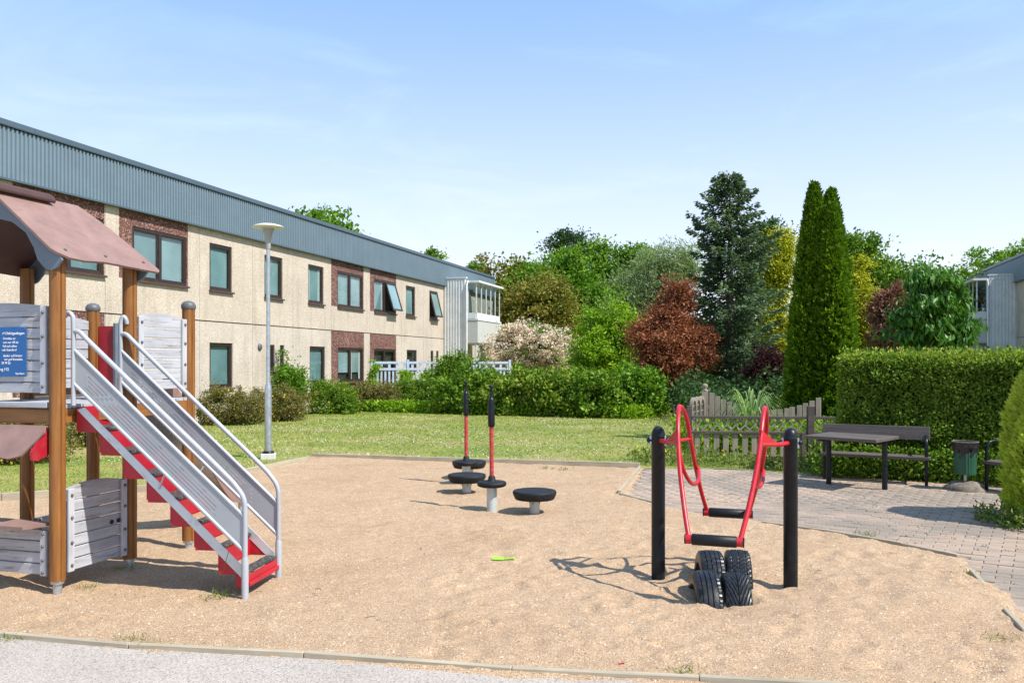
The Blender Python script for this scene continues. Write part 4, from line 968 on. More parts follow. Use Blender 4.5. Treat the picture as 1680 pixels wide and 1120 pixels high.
for s in (-1, 1):
    path = [(-.60, .44), (-.50, .60), (-.37, .82), (-.28, 1.0), (-.205, 1.14), (-.10, 1.245), (0, 1.278), (.10, 1.245), (.205, 1.14), (.28, 1.0), (.37, .80), (.50, .58), (.60, .42)]
    o = MB().tube(crom([tilt(s, *p) for p in path], 6), .0165, 14).build('side_frame', M['red_paint'], W_); o.matrix_basis = Mw
    low = [(-.272, 1.02), (-.262, .93), (-.20, .82), (-.08, .735), (.06, .705), (.22, .728), (.375, .785)]
    o = MB().tube(crom([tilt(s, a, b) + Vector((.018*min(1, (a+.272)/.647) + .018*math.sin(math.pi*min(1, (a+.272)/.647)), 0, 0)) for a, b in low], 6), .0145, 12).build('lower_loop', M['red_paint'], W_); o.matrix_basis = Mw
    P = Mw @ tilt(s, -.26, PZ+.02); Q = (Lp if s < 0 else Rp) + Vector((0, 0, PZ)); dq = (P-Q); dq.z = 0; dq.normalize()
    P2 = Mw @ tilt(s, -.24, PZ+.12); P3 = Mw @ tilt(s, .27, PZ+.0)
    K = Q + dq*.052; K2 = P.lerp(Q, .55); K2.z = PZ
    b = MB().tube([K, K2], .017, 10).tube([K2, P], .015, 10).tube([K2, P3], .012, 10)
    b.add([K2 + Vector((0, .004, .01)), P + Vector((0, .004, 0)), P2 + Vector((0, .004, 0)), K2 + Vector((0, -.004, .01)), P + Vector((0, -.004, 0)), P2 + Vector((0, -.004, 0))], [(0,1,2), (3,5,4), (0,3,4,1), (1,4,5,2), (2,5,3,0)])
    b.build('pivot_arm', M['red_paint'], W_)
for t, z in ((-.60, .43), (.60, .41)):
    o = MB().tube([(-.185, t, z), (.185, t, z)], .031, 18).build('pedal_end', M['red_paint'], W_); o.matrix_basis = Mw
    o = MB().tube([(-.146, t, z), (-.142, t, z), (.142, t, z), (.146, t, z)], [.030, .0375, .0375, .030], 20).build('pedal_roller', M['rubber'], W_); o.matrix_basis = Mw
    for q in (-.188, .188):
        o = MB().tube([(q-.004, t, z), (q+.004, t, z)], .033, 16).build('end_plate', M['black'], W_); o.matrix_basis = Mw
# tyres
def tyre_mesh(style):
    Rr = .300; w = .09; prof = [(-w*.62, .185), (-w*.98, .21), (-w*1.02, .245), (-w*.96, .278), (-w*.86, .292)]
    gr_ = {0: (-.052, -.018, .018, .052), 1: (0,), 2: (-.045, -.012, .022, .05), 3: (-.05, 0, .05)}[style]
    xs_ = np.linspace(-w*.84, w*.84, 37); rows = []
    for x in xs_:
        gd = any(abs(x-g) < .0028 for g in gr_); rows.append((x, Rr - .010*(abs(x)/w)**3.0*1.2 - (.008 if gd else 0), gd))
    pr = [(x, r, False) for x, r in prof] + rows + [(-x, r, False) for x, r in prof[::-1]]
    seg = 144; n = len(pr); vs = []
    for k in range(seg):
        an = 2*math.pi*k/seg
        for x, r, gd in pr:
            rr = r
            if abs(x) < w*.85 and not gd:
                if style == 1:
                    if ((k + abs(x)*165*1.3) % 5) < 1.15 and abs(x) > .006: rr -= .007
                elif style == 3:
                    if (k + int(abs(x)*60)) % 3 == 0: rr -= .006
                elif abs(x) > .054:
                    if k % 3 == 0: rr -= .005
                elif style == 2 and k % 4 == (0 if x > 0 else 2): rr -= .005
            vs.append((x, rr*math.cos(an), rr*math.sin(an)))
    fs = [(k*n + i, k*n + i+1, ((k+1) % seg)*n + i+1, ((k+1) % seg)*n + i) for k in range(seg) for i in range(n-1)]
    return MB().add(vs, fs, False).mesh('tyre', M['tyre'])
ta = math.atan2(ax.y, ax.x)
for (x, y, z, stl, yaw, lab) in ((1.345, 5.93, -.148, 0, 2, 'front left half-buried black tyre with straight tread grooves under the walker'), (1.545, 5.90, -.152, 1, -2, 'front right half-buried black tyre with arrow-shaped tread under the walker'),
        (1.478, 6.36, -.10, 2, 1, 'rear left half-buried tyre with worn blocky tread under the walker'), (1.672, 6.33, -.09, 3, -4, 'rear right half-buried tyre, tallest out of the sand, under the walker')):
    o = inst('tyre', tyre_mesh(stl), None, (x, y, z), (0, 0, ta + R(yaw+6))); tag(o, lab, 'tyre', 'half-buried tyres under the walker')

# ------------------------------------------------------------------ balance discs
def disc(x, y, top, label, r=.235):
    t = thing('stepping_disc', label, 'play equipment', (x, y, 0), random.uniform(0, 6), 'black stepping discs on short posts')
    MB().lathe([(.055, -.2), (.055, top-.085)], seg=20).build('post', M['spin_post'], t)
    MB().lathe([(.06, top-.11), (r*.86, top-.092), (r*.90, top-.085), (r*.985, top-.04), (r, top-.022), (r*.99, top-.008), (r*.965, top-.001), (r*.93, top+.001), (r*.6, top-.004), (.01, top-.006)], seg=40).build('disc', M['rubber_dusty'], t)
    for k in range(4):
        a = k*math.pi/2 + .4; o = inst('bolt', bolt, t, (.055*math.cos(a), .055*math.sin(a), top-.13), (0, R(90), a), (.7, .7, .7))
disc(.242, 9.14, .235, 'low black rubber stepping disc on its own at the right of the group')
disc(-.555, 10.47, .235, 'black stepping disc between the two handle poles, nearest the left')
disc(-.59, 11.75, .25, 'black stepping disc farthest back, behind the rear handle pole')
def pole(x, y, label, lean):
    t = thing('balance_pole', label, 'play equipment', (x, y, 0), 0, 'red balance poles with black grips')
    MB().lathe([(.056, -.2), (.056, .27)], seg=20).build('post', M['spin_post'], t)
    MB().lathe([(.06, .255), (.13, .258), (.156, .27), (.160, .295), (.155, .308), (.14, .315), (.05, .318), (.042, .33), (.038, .36), (.028, .378), (.02, .38)], seg=32).build('disc', M['rubber_dusty'], t)
    MB().lathe([(.023, .37), (.023, .92)], seg=16).build('rod', M['red_worn'], t)
    MB().lathe([(.025, .905), (.036, .91), (.038, .95), (.038, 1.18), (.033, 1.195), (.033, 1.205), (.022, 1.215), (.016, 1.23), (.014, 1.325), (.018, 1.332), (.030, 1.34), (.030, 1.352), (.012, 1.362)], seg=18).build('grip', M['black'], t)
    t.rotation_euler = (0, R(lean), random.uniform(0, 3) if lean == 0 else 0)
pole(-.218, 9.26, 'nearer red balance pole with black grip standing on a small round footplate', -.35)
pole(-.60, 11.2, 'farther red balance pole with black grip behind the stepping disc', -.25)

# ------------------------------------------------------------------ lamp post
lp = gp(440, 752); T2 = thing('street_lamp', 'tall grey lamp post with flat round shade on the lawn', 'street lamp', (lp.x, lp.y, 0))
MB().box((-.12, -.12, -.1), (.12, .12, .09)).build('base', M['concrete_foot'], T2, (0, 0, 0), (0, 0, .2), .012)
MB().lathe([(.10, .09), (.095, .12), (.065, .13)], seg=20).build('collar', M['black'], T2)
MB().lathe([(.057, .1), (.057, 1.16), (.054, 1.2), (.035, 1.27), (.033, 1.3), (.031, 3.3), (.031, 3.52)], seg=20).build('pole', M['galv'], T2)
MB().lathe([(.036, 3.50), (.040, 3.53), (.042, 3.60), (.055, 3.70), (.085, 3.80), (.10, 3.845)], seg=24).build('lamp_body', M['lamp_cone'], T2)
MB().lathe([(.10, 3.84), (.20, 3.845), (.255, 3.86), (.258, 3.868), (.22, 3.89), (.13, 3.915), (.03, 3.925)], seg=40).build('lamp_shade', M['lamp_white'], T2)

# ------------------------------------------------------------------ table, benches, bin
TB = thing('picnic_table', 'low weathered timber table on two dark steel posts in front of the bench', 'table')
a, b_, c, d_ = [Vector((x, y, .66)) for x, y in ((3.80,11.08),(4.45,10.42),(4.98,10.98),(4.33,11.64))]
for i in range(4):
    p = a.lerp(d_, i/4+.125*1.0); q = b_.lerp(c, i/4+.125); dd = q-p
    o = MB().box((0, -.092, -.042), (dd.length, .092, 0)).build('plank', M['bench'], TB, p, (0, 0, math.atan2(dd.y, dd.x)), .005)
for q in (Vector((4.18, 11.26, 0)), Vector((4.70, 10.76, 0))):
    MB().tube([(0,0,-.1), (0,0,.60)], .034, 14).build('leg', M['black'], TB, q)
    e = (d_-a).normalized(); MB().bar(q + e*-.28 + Vector((0,0,.60)), q + e*.30 + Vector((0,0,.60)), .05, .03).build('bracket', M['black'], TB)
def bench(label, P, Q, depthv, ztop=.74, zs=.36, seatw=.30, name='bench', arms=True, ex=0.05):
    t = thing(name, label, 'bench'); P = Vector((*P, 0)); Q = Vector((*Q, 0)); d = Q-P; L = d.length; an = math.atan2(d.y, d.x); dv = Vector((*depthv, 0)).normalized()
    for k in range(2):
        o = dv*(.03 + k*(seatw/2+.01)); MB().box((-ex, -seatw/4+.0, -.02), (L+ex-.05*k, seatw/4, .02)).build('seat_plank', M['bench'], t, P + o + Vector((0,0,zs-.01)), (0, 0, an), .004)
    MB().box((-ex+.0, -.018, -.09), (L+ex, .018, .09)).build('backrest', M['bench'], t, P + dv*.38 + Vector((0,0,ztop-.09)), (R(-8), 0, an), .005)
    for q in (P, Q):
        pts = [q + Vector((0,0,-.1)), q + Vector((0,0,.3)), q + Vector((0,0,.5)), q + dv*.03 + Vector((0,0,.58)), q + dv*.10 + Vector((0,0,.61)), q + dv*.34 + Vector((0,0,.615)), q + dv*.40 + Vector((0,0,.615))]
        MB().tube(crom(pts, 5), .021, 12).build('leg', M['black'], t)
        MB().tube([q + dv*.02 + Vector((0,0,zs-.045)), q + dv*.40 + Vector((0,0,zs-.045))], .018, 8).build('seat_bracket', M['black'], t)
        MB().tube([q + dv*.40 + Vector((0,0,-.1)), q + dv*.40 + Vector((0,0,ztop-.02))], .02, 8).build('back_upright', M['black'], t)
    return t
bench('dark timber bench with a wide backrest against the trimmed hedge', (4.30, 11.75), (5.40, 11.12), (.42, .9))
bench('dark timber bench half hidden behind the soft golden conifer, beside the litter bin', (5.98, 10.75), (6.55, 9.55), (.9, .35), name='bench')
lb = gp(1577, 803); LB = thing('litter_bin', 'green ribbed litter bin with black bag on a boulder foot beside the hedge', 'litter bin', (lb.x+.05, lb.y, 0))
bb = MB(); prof = []
for k in range(48):
    r = .128 + (.006 if k % 2 else 0); prof.append((r*math.cos(2*math.pi*k/48), r*math.sin(2*math.pi*k/48)))
vs = [(x*.94, y*.94, .20) for x, y in prof] + [(x, y, .52) for x, y in prof]
bb.add(vs, [(k, (k+1) % 48, (k+1) % 48 + 48, k+48) for k in range(48)]).add(vs, [tuple(range(48))[::-1], tuple(range(48, 96))]).build('bin_body', M['bin_green'], LB)
vs = []; seg = 40; lv = 9
for j in range(lv):
    z = .60 - .21*j/(lv-1)
    for k in range(seg):
        a_ = 2*math.pi*k/seg; r = .150 - .004*j + .010*math.sin(7*a_+j*.9) + .006*math.sin(17*a_-j*1.7) + (.012 if j == 2 else 0)
        vs.append((r*math.cos(a_), r*math.sin(a_), z + (.022*math.sin(3*a_+1)+.012*math.sin(8*a_) if j == lv-1 else 0)))
fs = [(j*seg+k, (j+1)*seg+k, (j+1)*seg+(k+1) % seg, j*seg+(k+1) % seg) for j in range(lv-1) for k in range(seg)]
MB().add(vs, fs, True).lathe([(.02, .46), (.13, .47), (.146, .59), (.150, .60)][::1], seg=40).build('bin_bag', M['binbag'], LB)
MB().tube([(.152*math.cos(k*math.pi/16), .152*math.sin(k*math.pi/16), .606) for k in range(33)], .007, 6, False).build('bin_rim', M['stone'], LB)
MB().tube([(0,0,0), (0,0,.21)], .018, 10).build('bin_pole', M['galv'], LB)
def boulder(name, parent, r, h, mat, loc=(0,0,0), seed=0):
    vs = []; seg = 22; lv = 8
    for j in range(lv+1):
        ph = math.pi/2*j/lv
        for k in range(seg):
            a_ = 2*math.pi*k/seg; rr = 1 + .22*float(fbm(np.array([math.cos(a_)*1.6+seed]), np.array([math.sin(a_)*1.6+j*.35]))[0])*2
            vs.append((r*math.cos(ph)**.7*rr*math.cos(a_), r*math.cos(ph)**.7*rr*math.sin(a_), h*math.sin(ph)*rr - .02))
    fs = [(j*seg+k, j*seg+(k+1) % seg, (j+1)*seg+(k+1) % seg, (j+1)*seg+k) for j in range(lv) for k in range(seg)]
    return MB().add(vs, fs, True).build(name, mat, parent, loc)
boulder('boulder_foot', LB, .26, .13, M['stone'])

# ------------------------------------------------------------------ garden fences on the right
F1 = thing('lattice_fence', 'low grey picket fence with dark rails and a lattice band behind the walker', 'fence')
fa = Vector((3.02, 14.55, 0)); fb = Vector((5.02, 14.35, 0)); d = fb-fa; Lg = d.length; an = math.atan2(d.y, d.x)
def section(root, P, L, an, x0=0, n=None):
    MB().box((.04, -.045, .655), (L-.04, .035, .70)).build('rail', M['fence_dark'], root, P, (0,0,an), .004)
    MB().box((.04, -.04, .395), (L-.04, .03, .44)).build('rail', M['fence_dark'], root, P, (0,0,an), .004)
    n = n or int(L/.165); pw = .092
    for i in range(n):
        x = .06 + (L-.12)*(i+.5)/n
        MB().box((-pw/2, -.012, .02), (pw/2, .006, .395)).build('picket', M['fence_grey'], root, P + Vector((math.cos(an)*x, math.sin(an)*x, 0)), (0, random.uniform(-.02,.02), an), .002)
    h = .655-.44; st_ = .155; k = 0; x = .05
    while x + h < L-.03:
        for s in (0, 1):
            p = Vector((x + (h if s else 0), -.012 + .012*s, .44)); q = Vector((x + (0 if s else h), -.012 + .012*s, .655))
            MB().bar(p, q, .010, .022, (0, 0, 1)).build('lattice_strip', M['fence_grey'], root, P, (0,0,an))
        x += st_
def post_(root, P, h, m='fence_dark', w=.08, an=0, ball=False):
    b = MB().box((-w/2, -w/2, -.1), (w/2, w/2, h))
    o = b.build('post', M[m], root, P, (0,0,an), .005)
    if ball: MB().lathe([(.06, h), (.065, h+.02), (.03, h+.035), (.045, h+.06), (.055, h+.09), (.045, h+.12), (.015, h+.14)], seg=14).build('finial', M['fence_grey'], o)
section(F1, fa, Lg, an); post_(F1, fa, .87, an=an); post_(F1, fb, .87, an=an, w=.11); post_(F1, fb + Vector((.13, -.01, 0)), .42, w=.06, an=an); post_(F1, fb + Vector((-.13, -.01, 0)), .42, w=.06, an=an)
section(F1, fb, .95, an-.05)
F2 = thing('picket_fence', 'weathered grey picket fence with dipping top and ball-topped post behind the lattice fence', 'fence')
P0 = Vector((3.62, 15.75, 0)); P1 = Vector((5.62, 15.5, 0)); d = P1-P0; an = math.atan2(d.y, d.x); n = 18
post_(F2, P0 + Vector((-.06, 0, 0)), 1.08, 'fence_grey', .11, an, True)
for i in range(n):
    f = (i+.5)/n; top = 1.10 - .36*math.sin(math.pi*min(1, f*1.0)*.93)**.8
    MB().box((-.046, -.01, .05), (.046, .01, top)).build('picket', M['fence_grey'], F2, P0 + d*f, (0, random.uniform(-.015,.015), an), .002)
for z in (.25, .6): MB().box((0, .012, z), (d.length, .04, z+.06)).build('rail', M['fence_grey'], F2, P0, (0,0,an))
F3 = thing('arched_trellis', 'row of small arch-topped trellis panels between the two garden fences', 'trellis')
q0 = Vector((3.10, 14.75, 0)); q1 = Vector((3.50, 15.6, 0))
for i in range(3):
    c0 = q0.lerp(q1, (i+.5)/3); an = R(58)
    w = .125; h = 1.0; pts = [(-w, .05), (-w, h-w*1.3)] + [(-w*math.cos(math.pi*k/12), h-w*1.3 + w*1.3*math.sin(math.pi*k/12)) for k in range(1, 12)] + [(w, h-w*1.3), (w, .05)]
    inn = [(x*.72, z if z < .2 else z-.055) for x, z in pts]
    xs_ = pts + inn[::-1]
    o = MB().prism(xs_, .05, Matrix.Translation((0, -.025, 0))).build('arch_frame', M['fence_grey'], F3, c0, (0,0,an))
    for k in range(7):
        z = .15 + k*.115
        if z < .9: MB().bar((-w*.72, 0, z), (w*.72, 0, z+.02), .008, .014).build('trellis_strip', M['fence_grey'], F3, c0, (0,0,an))
    for x in (-.09, 0, .09): MB().box((x-.008, .006, .1), (x+.008, .014, .88)).build('trellis_strip', M['fence_grey'], F3, c0, (0,0,an))

# toy shovel and litter on the sand
sp_ = gp(827, 922); TS = thing('toy_shovel', 'lime green plastic toy shovel lying on the sand', 'toy', (sp_.x, sp_.y, sh(sp_.x, sp_.y)+.006), R(-12))
MB().prism([(-.09, -.035), (-.02, -.032), (.0, -.012), (.0, .012), (-.02, .032), (-.09, .035), (-.10, 0)], .006, Matrix.Rotation(R(90), 4, 'X') ).build('blade', M['shovel'], TS, (0, 0, .008), (R(8), 0, 0), .002)
MB().tube([(0,0,.008), (.08,0,.016)], .008, 8).tube([(.08,-.018,.016), (.08,.018,.016)], .007, 8).build('handle', M['shovel'], TS)
q = gp(1015, 1094); o = MB().tube([(0,0,0), (.03,.004,.002)], .004, 6).build('plastic_scrap', M['red'], None, (q.x, q.y, sh(q.x, q.y)+.004)); tag(o, 'tiny red plastic scrap near the front edging', 'litter')
sd_ = np.random.default_rng(21)
twigs = [(527, 968), (1083, 968), (600, 1015), (190, 975), (516, 977), (430, 968), (1350, 940), (690, 905)]
for i, (x, y) in enumerate(twigs):
    g_ = gp(x, y); z = sh(g_.x, g_.y); a = random.uniform(0, 3); l = random.uniform(.03, .08)
    o = MB().tube([(0,0,.004), (math.cos(a)*l*.5, math.sin(a)*l*.5, .010), (math.cos(a+.3)*l, math.sin(a+.3)*l, .004)], .0018, 5).build('twig', M['bark'], None, (g_.x, g_.y, z))
    tag(o, ['dry twig on the sand right of the stair foot', 'dry twig on the sand in front of the tyres', 'dry twig on the open sand below the toy shovel', 'dry twig beside the small tuft near the front tower post', 'dry twig close by the far handrail foot', 'dry twig beside the near handrail foot', 'dry twig on the sand right of the right walker post', 'dry twig on the sand between stairs and shovel'][i], 'twig', 'dry twigs on the sand')

# ------------------------------------------------------------------ vegetation
def E3(px, py, Z, rx, rz, ry=None, base=None):
    p = at(px, py, Z) - Vector(base); return (p.x, p.y, p.z, rx, ry or rx, rz)
def T_(name, label, Z, bx, blobs, mat, ncl, cr, nl, ls, cat='tree', **k):
    """blobs: (px, py, rx_px, rz_px) sizes in photo pixels at depth Z"""
    base = Vector(((bx-CX)*Z/FOC, Z, 0)); m = Z/FOC
    el = [E3(x, y, Z + (random.uniform(-.3,.3))*rx*m, rx*m, rz*m, rx*m*.85, base) for x, y, rx, rz in blobs]
    return tree(name, label, cat, base, el, L[mat], ncl, cr, nl, ls, **k)
# far trees over the long building
T_('broadleaf_tree', 'bright green tree crown showing above the roof of the long building', 62, 528, [(528,400,55,48),(500,370,32,22),(555,390,32,22)], 'bright', 170, .75, 60, .32, tr=.3)
T_('broadleaf_tree', 'small tip of a dark tree showing over the parapet near the building end', 70, 705, [(704,430,14,20)], 'mid', 30, .5, 50, .3, tr=.2)
T_('broadleaf_tree', 'loose dark twigs of a tree just left of the green wood behind the balcony', 70, 775, [(777,450,22,20)], 'mid', 36, .5, 50, .3, tr=.2)
BT = 'trees of the wood beyond the lawn'
T_('broadleaf_tree', 'olive-green tree right behind the balcony end of the long building', 58, 845, [(830,500,52,62),(800,490,26,55),(870,470,34,38)], 'olive', 260, .8, 70, .26, group=BT, tr=.3)
T_('broadleaf_tree', 'mid-green bushy tree between the balcony and the dark crown', 56, 920, [(900,470,55,45),(950,490,55,60),(880,540,60,60),(935,440,35,25)], 'bright', 380, .85, 70, .26, group=BT, tr=.3)
T_('broadleaf_tree', 'dark open crown rising highest above the middle of the wood', 78, 948, [(945,412,40,28),(975,430,26,22),(925,405,22,18)], 'dark', 90, .8, 60, .26, group=BT, tr=.35, shell=.25)
T_('broadleaf_tree', 'yellow-green poplar with upright shoots left of the silver willow', 60, 1025, [(1020,455,42,42),(1000,500,45,60),(1045,430,26,26),(985,420,16,20)], 'bright', 300, .6, 60, .24, group=BT, tr=.3, shell=.3)
T_('broadleaf_tree', 'brownish olive tree with yellow tints above the pink blossom', 47, 890, [(880,510,58,52),(850,540,40,50),(915,535,30,45),(890,480,35,22)], 'olive', 330, .55, 80, .18, group=BT, tr=.22)
T_('willow_tree', 'silvery grey-green willow behind the copper tree', 42, 1085, [(1090,450,58,55),(1045,485,48,55),(1120,430,32,34),(1025,530,40,50)], 'willow', 420, .5, 80, .17, tr=.3, D=[.45,0,-.75], bias=.55, asp=.22)
T_('broadleaf_shrub', 'tall lime-green shrub between the blossom and the copper tree', 34, 1000, [(1000,560,46,60),(975,600,45,50),(1030,540,26,36)], 'lime', 330, .36, 80, .13, cat='shrub', tr=.08)
T_('copper_tree', 'rounded copper-red leaved tree in front of the dark conifer', 27, 1105, [(1100,520,40,52),(1080,560,48,48),(1130,575,44,45),(1095,600,58,38),(1150,560,24,30),(1110,482,26,22)], 'red', 520, .26, 90, .085, tr=.14)
# pink blossom
T_('blossom_shrub', 'wide shrub covered in pale pink blossom beside the balcony', 38, 885, [(880,575,66,34),(835,580,34,30),(925,590,34,30),(870,548,50,12)], 'mid', 260, .34, 60, .11, cat='shrub', tr=.06)
bs = bpy.data.objects[[o.name for o in bpy.data.objects if o.name.startswith('blossom_shrub')][0]]
m = 38/FOC; P, rr, DD, C = blob_pts([((x-885)*m, -.15, EYE-(y-HY)*m, rx*m, rx*m*.8, rz*m) for x, y, rx, rz in ((880,572,72,36),(835,576,42,36),(925,590,40,34),(870,546,52,16),(950,585,14,24))], 420, .24, 60, .2)
leaves('blossom', P, .085, L['blossom'], bs, DD, .3, .9, rr)
# conifers and golden trees
conifer('conifer', 'tall dark blue-green conifer with ragged drooping branches', (7.15, 28, 0), 7.75, 2.05, L['blue'], 200, 165, .14, .0, power=.52, z0=.02)
T_('golden_tree', 'golden-yellow conifer showing between the dark conifer and the tall columns', 31, 1268, [(1274,450,22,60),(1270,540,22,50),(1282,415,16,35)], 'yellow', 240, .34, 70, .13, tr=.12, D=[.5,0,-.3], bias=.5, asp=.35)
T_('golden_tree', 'golden-yellow conifer to the right of the tall columns', 27, 1412, [(1410,500,28,50),(1425,545,36,50),(1405,450,14,30)], 'yellow', 300, .26, 70, .11, tr=.1, D=[.5,0,-.3], bias=.5, asp=.35)
T_('broadleaf_tree', 'green tree with arching shoots behind the right golden conifer', 46, 1420, [(1415,440,36,40),(1395,410,22,28),(1440,470,44,40),(1432,415,14,30)], 'mid', 190, .55, 60, .2, tr=.2, shell=.3)
T_('broadleaf_tree', 'dark green tree peeking out right of the tall dark conifer', 40, 1262, [(1258,400,24,36),(1240,460,30,50)], 'dark', 120, .5, 60, .18, tr=.2)
T_('broadleaf_tree', 'mid-green tree filling the gap behind the long-leaved tree', 44, 1500, [(1490,470,50,38),(1560,480,44,38),(1535,520,60,50)], 'mid', 280, .55, 70, .2, tr=.2)
T_('pinkish_shrub', 'dusky pink and brown leaved shrub left of the long-leaved tree', 25, 1462, [(1455,530,26,52),(1465,490,18,26)], 'pinkish', 150, .22, 60, .10, cat='shrub', tr=.06)
T_('long_leaved_tree', 'rounded tree with long hanging glossy leaves above the hedge', 21, 1530, [(1535,480,45,42),(1505,520,40,50),(1560,525,34,52),(1530,550,52,50),(1520,450,24,20)], 'magnolia', 380, .20, 34, .20, tr=.1, D=[0,-.2,-.9], bias=.62, asp=.28)
T_('broadleaf_tree', 'spreading tree branches above the roof of the right-hand block', 75, 1640, [(1650,440,60,34),(1610,425,18,16),(1690,430,50,40)], 'bright', 150, .6, 50, .26, tr=.3, shell=.3)
T_('broadleaf_tree', 'dark green tree filling the gap between copper tree and tall conifer', 38, 1180, [(1180,560,50,60),(1150,600,40,40),(1215,590,40,50)], 'dark', 220, .45, 70, .16, tr=.15)
T_('plum_shrub', 'dark plum-leaved bush at the foot of the tall conifer', 24, 1225, [(1250,620,22,30),(1262,600,20,34)], 'plum', 130, .24, 70, .08, cat='shrub', tr=.05)
TG = 'tall columnar evergreens'
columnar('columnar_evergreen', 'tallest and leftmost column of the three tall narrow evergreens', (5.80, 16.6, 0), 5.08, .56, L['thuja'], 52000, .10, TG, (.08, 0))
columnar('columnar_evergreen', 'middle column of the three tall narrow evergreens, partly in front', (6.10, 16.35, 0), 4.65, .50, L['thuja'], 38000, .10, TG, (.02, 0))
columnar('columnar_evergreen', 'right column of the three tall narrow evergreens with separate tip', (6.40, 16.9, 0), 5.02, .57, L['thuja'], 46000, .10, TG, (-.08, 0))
# shrubs along the building
def shrub(name, label, px, pyb, w, h, mat, ncl=None, ls=.05, cr=.17, nl=60, flowers=None, Z=None, blobs=None, group=None):
    Zb = Z or EYE*FOC/(pyb-HY); m = Zb/FOC; base = Vector(((px-CX)*m, Zb, 0)); W2, H2 = w*m, h*m
    rnd = random.Random(px)
    el = [(rnd.uniform(-.55,.55)*W2*.5, rnd.uniform(.1,.6)*W2*.3, H2*rnd.uniform(.25,.55), W2*.28, W2*.25, H2*rnd.uniform(.35,.5)) for _ in range(5)] + [(0, .2*W2, H2*.4, W2*.5, W2*.35, H2*.55)]
    ncl = ncl or int(90 + W2*H2*110)
    t = tree(name, label, 'shrub', base, el, L[mat], ncl, cr, nl, ls, group, tr=0, shell=.25)
    if flowers:
        P, rr, DD, C = blob_pts([(e[0], e[1]-.05, e[2], e[3]*1.08, e[4]*1.08, e[5]*1.05) for e in el], 40, .12, 3, .1)
        k = P[:, 2] > .05; kind(leaves('flowers', P[k], .045, L[flowers], t, DD[k], .3, .9), 'stuff')
    return t
SG = 'brownish shrubs along the foot of the long building'
shrub('low_shrub', 'brownish green shrub at the foot of the wall left of the play tower', 20, 760, 150, 70, 'shrub', flowers='petal_yellow', group=SG)
shrub('low_shrub', 'yellow-flowered shrub seen between the tower posts', 115, 732, 120, 75, 'shrub', flowers='petal_yellow', group=SG)
shrub('low_shrub', 'dark green shrub behind the red steps of the tower', 220, 718, 150, 75, 'shrub', flowers='petal_yellow', group=SG)
shrub('low_shrub', 'olive-brown shrub under the window just left of the lamp post', 375, 697, 120, 62, 'shrub', flowers='petal_yellow', group=SG)
shrub('low_shrub', 'olive-brown shrub directly behind the lamp post base', 458, 691, 90, 60, 'shrub', flowers='petal_yellow', group=SG)
shrub('leafy_shrub', 'fresh green leafy shrub standing above the others behind the lamp post', 455, 679, 85, 92, 'bright', ncl=150, ls=.085, cr=.25)
shrub('low_shrub', 'greener shrub with yellow flowers under the wide brown-framed window', 545, 679, 80, 56, 'mid', ls=.06, flowers='petal_yellow', group=SG)
shrub('low_shrub', 'brownish shrub left of the pale garden fence', 612, 674, 85, 46, 'shrub', ls=.06, group=SG)
shrub('low_shrub', 'green and brown shrub in front of the pale garden fence', 690, 671, 90, 55, 'mid', ls=.06, flowers='petal_white', group=SG)
shrub('leafy_shrub', 'taller dark green bush in front of the ribbed white screen', 745, 668, 60, 88, 'mid', ls=.09, cr=.25, nl=60)
shrub('leafy_shrub', 'thin bright shoots growing between garden fence and blossom', 790, 668, 50, 95, 'bright', ncl=60, ls=.09, cr=.25, nl=25)
# climbing plants on the garden fence
for x, y, h in ((611, 665, 70), (664, 665, 65), (697, 665, 60)):
    Z = 31.2; base = Vector(((x-CX)*Z/FOC, Z, 0)); m = Z/FOC
    tree('climbing_plant', {611: 'yellow-green climber on the left end post of the pale garden fence', 664: 'leafy climber on the middle of the pale garden fence', 697: 'bright climber on the fence post nearest the white screen'}[x], 'climber', base, [(0,0,h*m*.5,.12,.12,h*m*.55), (.1,0,h*m*.8,.18,.1,.25)], L['lime'], 40, .14, 36, .08, 'climbers on the pale garden fence', tr=.02)
# wide low hedge row in the middle
def hedge_blobs(label, px, pyb, w, h, mat, n=None, **k): return shrub('hedge_shrub', label, px, pyb, w, h, mat, 330, .125, .17, 34, group='dense shrubs of the middle hedge', **k)
hedge_blobs('dense green hedge shrub at the left end behind the balance poles', 775, 679, 120, 72, 'mid')
hedge_blobs('dense green hedge shrub under the pink blossom, left half', 850, 681, 120, 80, 'hedge')
hedge_blobs('dense green hedge shrub under the pink blossom, right half', 920, 683, 120, 82, 'hedge')
hedge_blobs('brighter hedge shrub below the lime-green shrub', 985, 685, 120, 84, 'mid')
hedge_blobs('rounded lime-tinted shrub closing the right end of the middle hedge', 1040, 684, 100, 88, 'bright')
shrub('leafy_shrub', 'bright low bush at the left foot of the copper tree', 1095, 668, 70, 55, 'bright', ls=.08)
shrub('leafy_shrub', 'dark leafy bush under the copper tree beside the grass path', 1140, 664, 70, 50, 'mid', ls=.07)
# ivy along the foot of the hedge
n = 16000; t = rng.random(n); gx = np.interp(t, [0,.35,.8,1], [-6.1, -.9, 3.6, 4.7]); gy = np.interp(t, [0,.35,.8,1], [28.5, 26.2, 24.3, 26.6])
P = np.stack([gx + rng.normal(size=n)*.15, gy + .25 + rng.normal(size=n)*.16, .02 + .33*rng.random(n)**1.5], 1)
iv = leaves('ivy', P, .09, L['lime'], None, np.tile([0,-.5,.6],(n,1)), .5, .8); kind(iv, 'stuff'); tag(iv, 'bright green ivy spilling onto the lawn at the foot of the middle hedge', 'ivy')
